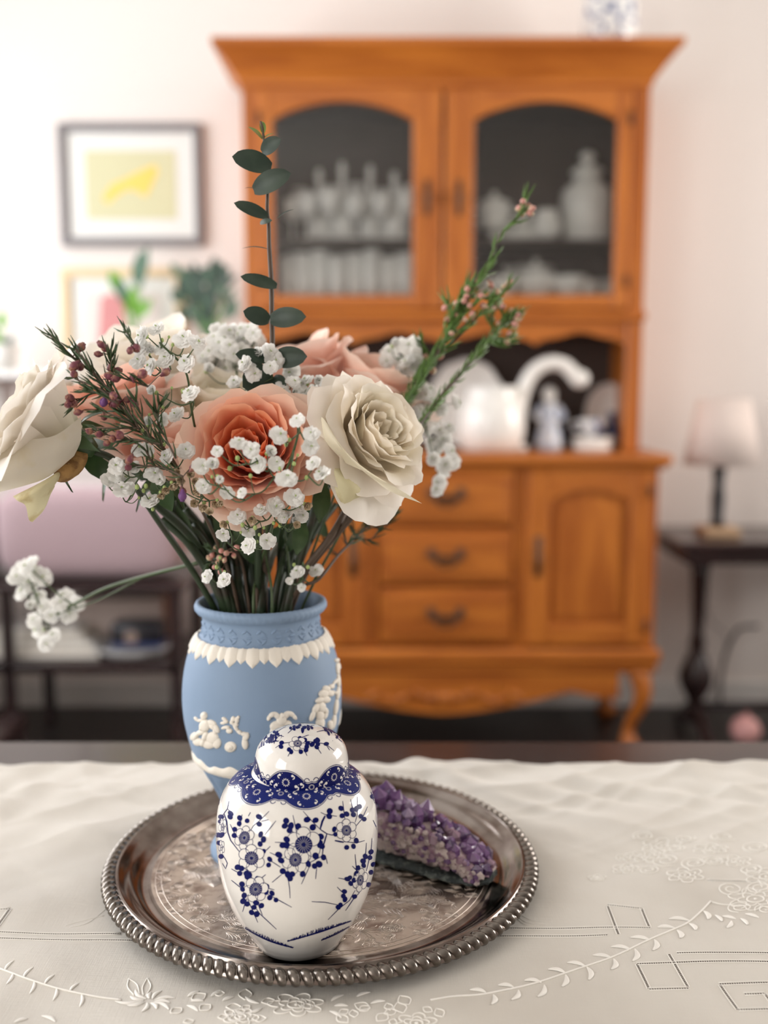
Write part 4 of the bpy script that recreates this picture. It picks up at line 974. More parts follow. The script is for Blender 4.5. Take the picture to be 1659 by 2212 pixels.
def gyp(label, Y, joint, F_, dried=(), buds=(), root=None, dz=.012, seed=0, size=31, twig=STEML, thick=.0009, spreadY=.010, group=None):
    """joint: px polyline of the main stem from far end to near the vase; F_: floret pixels (x, y[, size])"""
    r = random.Random(seed+500); t = thing('gypsophila_spray', tuple(MC), label, 'flower', group)
    st = MB(); JP = [Vector(at(x, y, Y + (VY-Y)*min(1, k/(max(1, len(joint)-1)))**1.5*.9)) for k, (x, y) in enumerate(joint)]
    path = crv(JP[::-1], 6)
    if root is None:
        mp = mouth_pt(JP[-1], .75); bot = Vector((MC.x*2-mp.x, MC.y*2-mp.y, 0)); bot = Vector((MC.x+(bot.x-MC.x)*.3, MC.y+(bot.y-MC.y)*.3, ZT+.08))
        path = crv([bot, mp] + JP[::-1], 6)
    st.tube(path, [thick*1.25, thick*.7], 6)
    nodes = [p for p in path if p.z > MZ+.01]
    def branch(p):
        best = min(nodes, key=lambda q: (q-p).length + (.6*max(0, q.z-p.z+.006) if p.z > q.z-.1 else 0))
        return best
    hubs = []
    allp = [(f, 0) for f in F_] + [(f, 1) for f in dried]
    for f, kind in sorted(allp, key=lambda g: min(math.hypot(g[0][0]-j[0], g[0][1]-j[1]) for j in joint)):
        x, y = f[0], f[1]; s_ = (f[2] if len(f) > 2 else size*r.uniform(.88, 1.1)); yy = Y + r.uniform(-spreadY, spreadY)
        p = Vector(at(x, y, yy)); sz = s_*1.30*sc_at(x, y, yy)
        d = (VIEW*r.uniform(.6, 1.2) + Vector((r.uniform(-.7, .7), r.uniform(-.2, .3), r.uniform(-.1, .7)))).normalized()
        if kind: me = r.choice(FD); sz *= .8; d = Vector((r.uniform(-.6, .6), -.5, r.uniform(-.7, .3))).normalized()
        else: me = r.choice(FL) if r.random() < .9 else r.choice(FC)
        o = put('floret', me, t, p); o.rotation_mode = 'QUATERNION'; o.rotation_quaternion = (d.to_track_quat('Z', 'Y').to_matrix() @ Matrix.Rotation(r.random()*6, 3, 'Z')).to_quaternion(); o.scale = (sz,)*3
        b = branch(p); q = p - d*sz*.18; mid = q.lerp(b, .5) - d*sz*.25 + Vector((0, 0, -.003))
        pc = crv([b, mid, q], 5); st.tube(pc, [thick*.62, thick*.36], 5)
        nodes.append(mid)
        if (q-b).length > .016: nodes.append(pc[3]); nodes.append(pc[-4])
    bm = MB()
    for f in buds:
        p = Vector(at(f[0], f[1], Y + r.uniform(-.008, .008))); b = branch(p); st.tube(crv([b, b.lerp(p, .5)+Vector((0, 0, -.002)), p], 4), thick*.35, 4); q = r.uniform(.0008, .0014); bm.ell(p, q, q, q*1.2, 7, 5)
    st.build('stem', twig, t)
    if buds: bm.build('buds', GYPG, t, kind='stuff')
    return t
gyp('white gypsophila spray at the upper left of the bouquet with the largest florets', .585, [(345,740),(400,800),(413,880),(428,950),(455,1010),(490,1090)],
    [(310,725,36),(398,734,38),(425,743,34),(307,752,36),(301,782,32),(328,791,32),(360,779,36),(404,785,36),(340,712,32),(413,852,36),(383,897,32),(334,846,30),(350,755,28),(322,760,28)], buds=[(350,735),(365,728),(355,768),(373,745),(371,838),(395,845),(352,880),(323,896),(308,930)], seed=1)
gyp('white gypsophila spray across the left side below the waxflower buds', .585, [(330,1000),(362,1040),(400,1060),(450,1075),(500,1100)],
    [(252,1007,32),(234,1039,30),(271,1036,34),(262,1060,34),(333,1027,34),(344,1036,32),(325,1084,34),(304,974,36),(319,972,24),(362,987,30),(402,975,33),(290,1010,24),(353,906,26),(319,915,28),(247,1025,28),(280,1055,24),(438,1051,30)], dried=[(383,1024),(392,1035),(410,1027),(419,1042),(347,1066),(356,1055),(372,1045),(425,1058),(452,1107),(418,1087),(471,1083),(440,1090)], buds=[(285,1065),(296,1052),(310,1060),(275,1010),(329,985),(355,960),(365,1005),(300,1075),(315,1050),(330,1100)], seed=2)
gyp('white gypsophila spray scattered in front of the apricot rose', .555, [(643,918),(642,945),(625,1000),(600,1050),(580,1120),(575,1200)],
    [(516,960,33),(543,973,32),(580,978,34),(560,1002,32),(595,1003,30),(601,942,35),(643,910,30),(673,938,30),(669,964,33),(677,1003,28),(696,1025,33),(620,1036,38),(458,1005,36),(470,975,22),(490,1066,28),(439,1052,28),(434,1008,30),(474,1036,24),(524,1065,22)], buds=[(513,990),(496,1012),(541,1028),(625,950),(643,983),(635,1002),(470,1030),(458,1030),(662,1032),(604,1012),(545,985),(618,960)], seed=3)
gyp('white gypsophila spray hanging low at the centre above the vase mouth', .595, [(600,1090),(590,1130),(575,1180),(560,1230)],
    [(593,1095,36),(635,1076,36),(621,1113,26),(645,1101,28),(652,1116,26),(513,1118,32),(535,1149,26),(537,1180,30),(577,1169,30),(563,1104,26),(480,1157,26),(636,1125,22),(610,1118,22)], dried=[(470,1083),(488,1130),(500,1090),(660,1090),(640,1135),(545,1120)], buds=[(524,1134),(551,1140),(591,1130),(560,1155),(570,1140),(605,1135),(555,1170),(520,1150)], seed=4, spreadY=.014)
gyp('small white gypsophila sprig resting on the vase rim', .625, [(470,1215),(480,1245),(500,1270)], [(449,1246,26),(486,1253,26),(478,1262,16)], buds=[(475,1205),(468,1225),(485,1235)], seed=5, root=1)
gyp('small white gypsophila sprig at the right edge of the vase mouth', .66, [(655,1215),(650,1250),(640,1275)], [(644,1237,28),(683,1235,26),(652,1270,16),(625,1255,14)], buds=[(635,1220),(665,1225)], seed=6, root=1)
gyp('white gypsophila spray behind the apricot rose beside the eucalyptus leaves', .66, [(572,760),(590,830),(585,900),(580,960)],
    [(562,767,32),(593,779,34),(581,760,32),(548,809,30),(531,786,30),(630,805,34),(507,827,28),(651,849,32),(608,846,32),(581,849,32),(686,822,30),(709,834,30),(677,870,30),(706,864,30),(637,868,32),(594,868,28),(675,844,26),(634,827,28),(661,825,30),(572,860,26),(618,862,26),(645,832,28),(585,795,28),(540,800,26)], buds=[(600,815),(620,880),(614,870),(690,845),(700,818)], seed=7, spreadY=.014)
gyp('soft blurred white gypsophila mass at the back of the bouquet left of the eucalyptus', .755, [(500,740),(510,800),(520,880),(540,960)],
    [(490,719),(524,716),(548,723),(463,733),(504,718),(533,740),(495,750),(454,762),(504,769),(485,798),(515,735),(475,745),(545,745),(520,757),(470,775),(460,790),(500,785),(440,775),(530,770),(555,735),(480,760),(512,800),(448,800),(435,760),(542,712),(472,718),(508,745),(465,757)], seed=8, size=32, spreadY=.022)
gyp('blurred white gypsophila cluster at the back right beside the green waxflower', .80, [(870,760),(860,830),(820,900),(760,980)],
    [(865,747),(841,762),(860,781),(894,764),(850,745),(882,750),(900,780),(835,780),(880,785),(893,745),(872,800),(890,800)], seed=9, size=30, spreadY=.02)
gyp('blurred white gypsophila spray falling down the right side beyond the cream rose', .78, [(1010,790),(960,850),(920,910),(860,990),(780,1080)],
    [(877,880),(905,890),(937,909),(950,933),(933,957),(962,950),(937,993),(962,1005),(950,1042),(955,1020),(920,925),(895,905),(940,970),(970,975),(968,925),(915,880),(930,870),(955,885),(945,1060),(905,860),(925,845),(975,1000),(985,870)], seed=10, size=30, spreadY=.02)
gyp('loose drooping white gypsophila sprig far out at the left, low beside the vase', .80, [(60,1240),(100,1330),(150,1310),(230,1270),(330,1240),(430,1215)],
    [(45,1235),(70,1218),(60,1262),(92,1248),(50,1280),(85,1290),(66,1310),(110,1330),(130,1305),(85,1360),(100,1390),(60,1225),(150,1330),(118,1372),(95,1312),(140,1290),(75,1340),(35,1250),(165,1305),(80,1240)], seed=11, size=31, spreadY=.02, root=1, thick=.0012)

# waxflower sprigs
def needles(m, path, mi, n, ln, w=.00062, fwd=.82, seed=0, start=0.0):
    r = random.Random(seed); L_ = len(path)-1
    for k in range(n):
        t = start + (1-start)*k/n; f = t*L_; i = min(int(f), L_-1); p = path[i].lerp(path[i+1], f-i); d = (path[i+1]-path[i]).normalized()
        o = d.orthogonal().normalized(); o = Matrix.Rotation(r.random()*6.28, 3, d) @ o; q = (d*fwd + o*(1-fwd)*1.6).normalized()
        l = ln*r.uniform(.7, 1.15)*(1-.3*t); m.tube([p, p+q*l*.5+o*l*.05, p+q*l], [w*.7, w, w*.25], 4, mi)
def wax(label, Y, main, twigs, buds, budmat, needmat, seed, nn=40, ln=.014, budr=.0024, violet=(), sr=1.0, nw=.0006):
    r = random.Random(seed); t = thing('waxflower_sprig', tuple(MC), label, 'flower'); st = MB(); nd = MB()
    Pm = [Vector(at(x, y, Y + (VY-.03-Y)*min(1, k/(len(main)-1))**2)) for k, (x, y) in enumerate(main)]
    mp = mouth_pt(Pm[-1], .7); path = crv([Vector((MC.x, MC.y, ZT+.08)), mp] + Pm[::-1], 7); st.tube(path, [.0014*sr, .0006*sr], 6)
    vis = [p for p in path if p.z > MZ+.03]; needles(nd, vis, None, nn, ln, seed=seed, start=.25, w=nw)
    nodes = list(vis)
    for tw in twigs:
        P = [Vector(at(x, y, Y+r.uniform(-.006, .006))) for x, y in tw]; c = crv(P, 5); st.tube(c, [.0007, .0004], 5); nodes += c; needles(nd, c, None, int(4+len(c)*.55*(sr if sr > 1 else 1)), ln*.85, seed=seed+len(nodes), w=nw)
        needles(nd, [P[-1]-(P[-1]-c[-2]), P[-1]], None, 5, ln*.8, seed=seed+3)
    for i, (x, y) in enumerate(list(buds)+list(violet)):
        p = Vector(at(x, y, Y+r.uniform(-.010, .006))); b = min(nodes, key=lambda q: (q-p).length); d = (p-b).normalized() if (p-b).length > 1e-4 else Vector((0, 0, 1))
        st.tube(crv([b, b.lerp(p, .6)+Vector((0, 0, .001)), p-d*budr*.6], 4), .00035, 4)
        q = budr*r.uniform(.8, 1.15); m = MB(); Mx = frame_of(d); m.ell(p, q, q, q*1.12, 9, 6, rot=Mx)
        m.tube([p-d*q*1.7, p-d*q*.9, p-d*q*.3], [q*.2, q*.62, q*.9], 8)
        for k in range(5): a = 2*math.pi*k/5; m.ell(p + d*q*1.0 + (Mx @ Vector((math.cos(a), math.sin(a), 0)))*q*.32, q*.28, q*.28, q*.28, 5, 3)
        m.build('bud', BUDP if i >= len(buds) else budmat, t)
    st.build('stem', TWIG, t); nd.build('needles', needmat, t, kind='stuff')
    return t
wax('dark waxflower sprig with plum buds leaning out to the left over the ivory rose', .575, [(110,724),(150,765),(205,812),(255,872),(300,925),(350,965),(395,1030),(440,1110),(480,1200)],
    [[(255,872),(215,840),(170,822),(158,815)],[(255,872),(210,850),(190,843)],[(330,1000),(300,960),(215,935)],[(300,925),(265,905),(212,885)],[(300,925),(250,925),(200,925)],[(345,960),(290,950),(240,955)],[(330,960),(308,905),(292,860)],[(300,925),(245,830),(240,765)],[(380,990),(350,930),(330,880)],[(350,965),(340,900),(345,870)],[(395,1030),(350,1010),(285,1005)],[(245,850),(200,850),(160,870)],[(300,760),(285,735),(270,715)],[(320,835),(270,818),(250,815)],[(205,812),(190,785),(160,752)],[(260,860),(225,830),(200,800)],[(240,850),(240,800),(236,760)]],
    [(175,750),(218,744),(227,752),(212,765),(160,791),(173,792),(160,808),(240,795),(255,800),(237,812),(250,817),(287,815),(308,808),(281,757),(294,752),(358,804),(151,860),(147,874),(159,872),(168,891),(245,855),(248,871),(275,863),(291,871),(193,932),(214,938),(231,957),(258,940),(279,993),(277,1010),(225,900),(243,948),(418,1010),(395,1062)], BUD, NEED, 31, nn=80, ln=.016, violet=[(224,869),(394,1072)])
wax('fresh green waxflower sprig with pink buds reaching up to the right over the cabinet', .80, [(1003,640),(980,700),(945,760),(910,810),(880,860),(840,930),(780,1040),(720,1150)],
    [[(1003,640),(1040,600),(1060,560),(1085,500),(1120,470),(1135,430)],[(960,730),(975,680),(968,655)],[(980,700),(1000,650),(1010,620)],[(985,690),(1030,650),(1062,640)],[(960,735),(1020,690),(1065,660),(1095,620)],[(930,780),(915,760),(908,740)],[(1000,660),(1030,610),(1050,590)],[(940,765),(1010,710),(1060,650)],[(975,700),(985,660),(1000,645)]],
    [(1130,435),(1142,445),(1122,450),(1145,460),(1128,462),(1150,450),(1010,625),(1022,640),(1003,650),(995,665),(1030,625),(1040,640),(1015,660),(985,680),(1005,690),(1060,615),(1090,620),(1100,612),(1075,630),(985,655),(1045,660),(1020,680),(968,690),(962,665),(1008,640),(975,720),(960,750),(950,770),(935,800),(920,770),(930,790),(905,830)], BUDK, NEEDL, 32, sr=1.9, nw=.0010, nn=260, ln=.020, budr=.0026)
wax('second green waxflower sprig lower down at the back right', .83, [(1105,680),(1080,705),(1050,740),(1010,790),(950,860),(880,950),(790,1080)],
    [[(1080,705),(1085,680),(1078,655)],[(1075,710),(1100,700),(1118,685)],[(1060,725),(1085,735),(1100,725)],[(1050,740),(1080,745),(1100,740)],[(1065,720),(1060,690),(1068,665)]],
    [(1105,672),(1118,690),(1112,700),(1080,655),(1070,665),(1086,662),(1100,720),(1085,742),(1095,738),(1065,690),(1078,700),(1120,680)], BUDK, NEEDL, 33, sr=1.6, nw=.0009, nn=130, ln=.018, budr=.0024)
wax('dark waxflower sprig hanging out low at the right below the cream rose', .74, [(845,1105),(810,1120),(770,1160),(730,1200),(690,1250)],
    [[(810,1120),(800,1095),(790,1080)],[(770,1160),(760,1130),(770,1100)],[(770,1160),(800,1165),(815,1150)],[(730,1200),(700,1170),(690,1130)],[(750,1180),(740,1140),(735,1100)],[(790,1140),(835,1135),(850,1115)]], [], BUD, NEED, 34, nn=60, ln=.016)
wax('pink budded waxflower tuft among the stems above the left of the vase mouth', .665, [(470,1170),(480,1200),(495,1240)], [[(480,1200),(462,1190),(455,1185)],[(480,1200),(500,1185),(512,1180)],[(480,1205),(458,1215),(450,1225)]],
    [(466,1183),(478,1190),(458,1200),(474,1205),(489,1195),(470,1215),(497,1190),(505,1200),(463,1225),(511,1183),(485,1210),(477,1235),(452,1205)], BUDK, NEED, 35, nn=16, ln=.010, budr=.0019)

# bare stems filling the vase mouth
for i, (x, y, Y, mt, rad) in enumerate([(335,1085,.66,STEM,.0036),(350,1120,.68,STEM,.003),(400,1100,.70,STEM,.0028),(445,1090,.70,TWIG,.0012),(470,1090,.69,TWIG,.0010),(500,1110,.71,STEM,.0026),(540,1150,.72,STEM,.0026),(420,1130,.69,STEM,.0024),(575,1130,.71,STEM,.0022),(612,1130,.66,STEM,.0016),(640,1140,.70,STEM,.0024),(665,1110,.72,STEM,.0026),(705,1080,.70,STEM,.0030),(725,1090,.73,STEM,.0022),(780,1085,.76,TWIG,.0014),(690,1130,.74,STEM,.0026),(385,1080,.73,STEM,.003),(455,1150,.73,STEM,.003),(520,1180,.75,STEM,.003),(600,1180,.75,STEM,.003),(560,1190,.69,TWIG,.0012),(510,1190,.68,TWIG,.0011),(650,1190,.75,STEM,.003),(365,1060,.72,STEM,.0034),(490,1150,.73,STEM,.0034),(430,1060,.74,STEM,.0032),(590,1100,.74,STEM,.0032),(540,1080,.73,STEM,.0032)]):
    h = Vector(at(x, y, Y)); mp = Vector(((MC.x + (h.x-MC.x)*.42*(1 if abs(h.x-MC.x) < .05 else .8)), MC.y + rs.uniform(-.6, .6)*MR, MZ)); d = Vector((mp.x-MC.x, mp.y-MC.y, 0))
    if d.length > MR*.86: d = d.normalized()*MR*.86; mp = Vector((MC.x+d.x, MC.y+d.y, MZ))
    P = stem_path(h, None, mp); m = MB(); m.tube(P, rad*1.0, 8)
    o = thing('cut_stem', tuple(MC), *(('thin brown twig among the crowded stems rising out of the blue vase', 'stem', 'thin brown twigs in the mouth of the blue vase') if mt is TWIG else ('dark green cut stem among the crowded stems rising out of the blue vase', 'stem', 'green stems crowded in the mouth of the blue vase')))
    m.build('stem', mt, o)
    if i % 2 == 0:
        m = MB(); q = P[-8 if len(P) > 10 else -2]; e = q + Vector((rs.uniform(-.02, .02), -.006, rs.uniform(.012, .03))); leaf_sheet(m, q, e, .005, (0, -1, .2), .1); m.build('leaf', LEAF, o)
# ================================================================== oak sideboard and glazed hutch
SY, HY, BY = 2.86, 2.98, 3.295
sx_ = lambda px, Y=SY, py=1200: float(at(px, py, Y)[0])
sz_ = lambda py, Y=SY, px=962: float(at(px, py, Y)[2])
hx = lambda px: sx_(px, HY, 450); hz = lambda py: sz_(py, HY)
XC = (sx_(500)+sx_(1424))/2
sb = thing('sideboard', (XC, SY+.2, 0), 'honey oak sideboard with three centre drawers, arched panel doors and short cabriole legs', 'sideboard')
bxL, bxR = sx_(508), sx_(1418); zt0, zt1 = sz_(1002), sz_(982); zb0, zb1 = sz_(1452), sz_(1400)
m = MB(); m.box(bxL-.03, bxR+.03, SY-.035, BY, zt0, zt1, .006); m.box(bxL-.018, bxR+.018, SY-.020, BY, zt0-.014, zt0, .004); m.build('countertop', OAKH, sb, smooth=False)
m = MB(); m.box(bxL, bxR, SY+.02, BY, zb1-.01, zt0-.014); m.build('carcass', OAK, sb, smooth=False)
def frame_rails(zlo, zhi):
    for a, b in ((bxL, bxL+.045), (sx_(785)-.004, sx_(815)+.004), (sx_(1110)-.004, sx_(1140)+.004), (bxR-.045, bxR)):
        m = MB(); m.box(a, b, SY, SY+.03, zlo, zhi, .004); m.build('stile', OAK, sb, smooth=False)
    m = MB(); m.box(bxL+.045, bxR-.045, SY+.001, SY+.03, zhi-.012, zhi, .003); m.build('rail', OAKH, sb, smooth=False)
frame_rails(zb1, zt0-.014)
m = MB(); m.box(bxL-.02, bxR+.02, SY-.022, BY, zb0+.03, zb1, .010); m.box(bxL-.010, bxR+.010, SY-.012, BY, zb0, zb0+.032, .006); m.build('base_moulding', OAKH, sb, smooth=False)
def bail(parent, x, z, Y, w=.105):
    o = MB(); 
    for s in (-1, 1): o.ell((x+s*w*.40, Y-.002, z+.016), .014, .004, .018, 10, 6)
    o.ell((x, Y-.002, z+.002), w*.40, .003, .010, 12, 6)
    h = o.build('handle', BRONZE, parent); g = MB()
    g.tube(crv([Vector((x+w*.42*u, Y-.012-.010*(1-u*u), z+.016-.036*(1-abs(u)**2.2))) for u in (-1, -.7, -.35, 0, .35, .7, 1)], 3), .0042, 7); g.build('bail', BRONZE, h)
for y0, y1 in ((1012, 1132), (1144, 1260), (1270, 1388)):
    a, b, c, d = sx_(820), sx_(1105), sz_(y1), sz_(y0)
    m = MB(); m.box(a, b, SY-.012, SY+.25, c, d, .006); dr = m.build('drawer', OAKH, sb, smooth=False)
    m = MB(); m.box(a+.022, b-.022, SY-.020, SY-.012, c+.020, d-.020, .007); m.build('raised_panel', OAKH, dr, smooth=False)
    bail(dr, (a+b)/2, (c+d)/2-.004, SY-.022)
def arched(xa, xb, za, zs, rise, n=12):      # outline with arched top (x,z)
    P = [(xa, za), (xb, za), (xb, zs)]
    for i in range(1, n): t = i/n; P.append((xb+(xa-xb)*t, zs + rise*math.sin(math.pi*t)**.75))
    P.append((xa, zs)); return P
def panel_door(px0, px1, mirror):
    a, b, c, d = sx_(px0), sx_(px1), sz_(1392), sz_(1014); st = .062
    m = MB(); m.box(a, a+st, SY-.016, SY+.004, c, d, .004); dd = m.build('door', OAK, sb, smooth=False)
    m = MB(); m.box(b-st, b, SY-.016, SY+.004, c, d, .004); m.build('door_stile', OAK, dd, smooth=False)
    m = MB(); m.box(a+st, b-st, SY-.015, SY+.004, c, c+st, .004); m.build('door_rail', OAKH, dd, smooth=False)
    # arched top rail
    zs = d-st-.028; n = 14; P = [(a+st, d), (a+st, zs)] + [(a+st+(b-a-2*st)*i/n, zs+.032*math.sin(math.pi*i/n)**.8) for i in range(1, n)] + [(b-st, zs), (b-st, d)]
    m = MB(); m.prism(P, SY-.015, SY+.004); m.build('door_rail', OAKH, dd, smooth=False)
    m = MB(); m.prism(arched(a+st, b-st, c+st, zs, .032), SY+.003, SY+.008); 
    m.prism(arched(a+st+.022, b-st-.022, c+st+.022, zs-.020, .030), SY-.006, SY+.003); m.build('arched_panel', OAK, dd, smooth=False)
    hxp = a+st*.5 if not mirror else b-st*.5; zz = sz_(1200)
    m = MB(); m.box(hxp-.010, hxp+.010, SY-.020, SY-.016, zz-.06, zz+.06, .002); m.ell((hxp, SY-.028, zz-.01), .009, .010, .022, 8, 6); m.build('handle', BRONZE, dd)
    hg = b-.006 if not mirror else a+.006
    for z_ in (c+.06, d-.06): m = MB(); m.tube([(hg, SY-.018, z_-.02), (hg, SY-.018, z_+.02)], .005, 8); m.build('hinge', BRONZE, dd)
panel_door(1138, 1402, False)
wd = sx_(1402)-sx_(1138); xa = 2*XC-sx_(1402); pxa = 829.5+(xa)*F_PX/(SY/ray(962,1200)[1]); panel_door(pxa, pxa + (1402-1138), True)
# shaped apron with carved centre
ap = []; zA = zb0; N_ = 60
lf = XC - (sx_(1345)-XC)
for i in range(N_+1):
    t = i/N_; x = lf + (sx_(1345)-lf)*t; u = abs(2*t-1)
    z = (1542 - 50*min(1, (u/.72))**1.6) if u < .72 else 1492 + 16*((u-.72)/.28)**1.5 + 6*math.sin((u-.72)/.28*math.pi)
    ap.append((x, sz_(z)))
m = MB(); m.prism([(lf, zA)] + ap[0:] + [(sx_(1345), zA)], SY-.004, SY+.018); m.build('apron', OAKH, sb, smooth=False)
m = MB()
for s in (-1, 1):
    for k in range(5): m.ell((XC+s*(.03+.045*k), SY-.006, sz_(1505)+.010*math.sin(k*1.7)), .026, .006, .011, 10, 5, rot=Matrix.Rotation(s*.5*(-1)**k, 3, 'Y'))
m.ell((XC, SY-.008, sz_(1510)), .020, .008, .024, 10, 6); m.build('carved_shell', OAK, sb)
# cabriole legs
zleg = sz_(1450)
def cab_leg(x, y, s, fy):
    m = MB(); P = []; rr = []
    for i in range(13):
        t = i/12; z = zleg*(1-t)+.012*t; k = .030*math.sin(math.pi*min(1, t*1.15))*(1 if t < .87 else 1) - .022*max(0, t-.55)/.45*1.0
        off = .016*math.sin(2*math.pi*t*.9); P.append(Vector((x + s*off, y - fy*off, z))); rr.append((.036-.020*min(1, t/.72)**.8) if t < .8 else .016+.018*(t-.8)/.2)
    m.tube(P, rr, 10); m.ell((x+s*.004, y-fy*.008, .012), .034, .034, .012, 10, 5); m.build('leg', OAK, sb)
for s, x in ((-1, 2*XC-sx_(1388)), (1, sx_(1388))):
    cab_leg(x, SY+.025, s, 1); cab_leg(x, BY-.06, s, -1)

hu = thing('glazed_hutch', (XC, HY+.15, zt1), 'honey oak hutch with two arched glass doors and flared cornice, standing on the sideboard', 'cabinet')
hL, hR = hx(527), hx(1397); zc0, zc1 = hz(188), hz(98)
# cornice as stepped flare
m = MB(); prof = [(0, 0), (.006, .004), (.010, .020), (.022, .034), (.040, .060), (.062, .086), (.078, .096), (.082, .100), (.082, .118)]
hgt = zc1-zc0; k_ = hgt/.118; xw = (hx(1452)-hR)/.082
for (d0, h0), (d1, h1) in zip(prof[:-1], prof[1:]):
    V = []
    for d, h in ((d0, h0), (d1, h1)):
        V += [(hL-d*xw, HY-d*.9, zc0+h*k_), (hR+d*xw, HY-d*.9, zc0+h*k_), (hR+d*xw, BY, zc0+h*k_), (hL-d*xw, BY, zc0+h*k_)]
    m.add(V, [(0,1,5,4),(1,2,6,5),(2,3,7,6),(3,0,4,7)])
m.box(hL-.082*xw, hR+.082*xw, HY-.074, BY, zc1-.004, zc1); m.build('cornice', OAKH, hu, smooth=False)
zdb, zdt = hz(668), hz(196); zval = hz(700)
for x0, x1 in ((hL, hL+.022), (hR-.022, hR)):
    m = MB(); m.box(x0, x1, HY+.001, BY, zt1, zc0); m.build('side_panel', OAK, hu, smooth=False)
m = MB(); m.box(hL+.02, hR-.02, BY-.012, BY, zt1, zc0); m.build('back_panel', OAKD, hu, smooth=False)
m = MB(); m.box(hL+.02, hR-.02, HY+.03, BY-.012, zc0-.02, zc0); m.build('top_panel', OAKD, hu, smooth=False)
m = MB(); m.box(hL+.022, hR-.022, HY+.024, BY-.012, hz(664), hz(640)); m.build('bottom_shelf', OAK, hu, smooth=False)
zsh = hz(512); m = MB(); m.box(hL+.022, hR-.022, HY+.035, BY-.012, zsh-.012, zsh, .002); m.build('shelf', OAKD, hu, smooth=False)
for a, b in ((hL, hx(562)), (hx(1362), hR)):
    m = MB(); m.box(a, b, HY-.004, HY+.03, zt1, zc0, .004); m.build('face_stile', OAK, hu, smooth=False)
m = MB(); m.box(hx(562), hx(1362), HY-.002, HY+.024, hz(196), zc0, .003); m.build('face_rail', OAKH, hu, smooth=False)
m = MB(); m.box(hL-.006, hR+.006, HY-.020, HY+.02, hz(694), hz(672), .007); m.build('waist_moulding', OAKH, hu, smooth=False)
P = []; xa, xb = hx(562), hx(1362); n = 96
for i in range(n+1):
    t = i/n; u = (t*4) % 1 if t < 1 else 1; w = abs(math.sin(math.pi*t*3.5))**.75; w = abs(math.sin(math.pi*u))**.7; P.append((xa+(xb-xa)*t, hz(745-24*w - (3*math.cos(2*math.pi*u*2) if .1 < u < .9 else 0))))
m = MB(); m.prism([(xa, hz(690))] + P + [(xb, hz(690))], HY+.002, HY+.020); m.build('scalloped_valance', OAKH, hu, smooth=False)
def glass_door(px0, px1, mirror):
    a, b = hx(px0), hx(px1); c, d = zdb, zdt; ga, gb, gz0, gzs = hx(px0+(32 if not mirror else 62)), hx(px1-(62 if not mirror else 32)), hz(638), hz(262)
    rise = hz(222)-gzs
    m = MB(); m.box(a, ga, HY-.018, HY+.004, c, d, .004); dd = m.build('door', OAK, hu, smooth=False)
    m = MB(); m.box(gb, b, HY-.018, HY+.004, c, d, .004); m.build('door_stile', OAK, dd, smooth=False)
    m = MB(); m.box(ga, gb, HY-.017, HY+.004, c, gz0, .004); m.build('door_rail', OAKH, dd, smooth=False)
    n = 16; P = [(ga, d), (ga, gzs)] + [(ga+(gb-ga)*i/n, gzs+rise*math.sin(math.pi*i/n)**.8) for i in range(1, n)] + [(gb, gzs), (gb, d)]
    m = MB(); m.prism(P, HY-.017, HY+.004); m.build('door_rail', OAKH, dd, smooth=False)
    m = MB(); m.prism(arched(ga-.003, gb+.003, gz0-.003, gzs, rise+.002, 16), HY-.006, HY-.003); m.build('pane', HGLASS, dd, smooth=False)
    xh = (gb+b)/2 - .0 if not mirror else (a+ga)/2; zz = hz(430)
    m = MB(); m.box(xh-.008, xh+.008, HY-.022, HY-.018, zz-.05, zz+.05, .002); m.ell((xh, HY-.030, zz), .008, .010, .020, 8, 6); m.build('handle', BRONZE, dd)
    hg = a+.004 if not mirror else b-.004
    for z_ in (c+.08, d-.08): m = MB(); m.tube([(hg, HY-.02, z_-.02), (hg, HY-.02, z_+.02)], .005, 8); m.build('hinge', BRONZE, dd)
HGLASS = glass_pane('hutch_pane', (.99, .99, .98), .03, .03)
glass_door(560, 953, False); glass_door(960, 1358, True)

# ================================================================== things inside the hutch
def lathe_thing(name, label, cat, px, prof, mt, Y, z, group=None, n=20, part='body', extra=None):
    x = float(at(px, 450, Y)[0]); t = thing(name, (x, Y, z), label, cat, group)
    m = MB(); m.lathe(prof, x, Y, n, z0=z); m.build(part, mt, t)
    if extra: extra(t, x, Y, z)
    return t
CR_G = 'cut glass goblets in the left side of the hutch'
def goblet(h, r): return [(r*.75, 0), (r*.75, .003), (r*.12, .010), (r*.10, h*.42), (r*.35, h*.48), (r*.85, h*.60), (r, h*.80), (r*.93, h), (r*.87, h), (r*.93, h*.80), (r*.75, h*.62), (0, h*.52)]
def decanter(h, r): return [(r*.8, 0), (r, .01), (r*1.02, h*.38), (r*.75, h*.55), (r*.28, h*.64), (r*.26, h*.76), (r*.42, h*.78), (r*.2, h*.80), (r*.36, h*.88), (r*.26, h*.96), (0, h)]
zS = zsh+.0005; zB = hz(640)+.0005
for i, (px, h, Y) in enumerate([(690,.20,3.12),(740,.215,3.10),(800,.21,3.12),(852,.19,3.10)]):
    lathe_thing('decanter', ['tall stoppered glass decanter at the left end of the upper shelf row', 'second tall stoppered glass decanter from the left on the upper shelf', 'third stoppered glass decanter from the left on the upper shelf', 'shorter glass decanter beside the door stile on the upper shelf'][i], 'decanter', px, decanter(h*1.12, .033), CRYST, Y, zS, 'glass decanters on the upper hutch shelf')
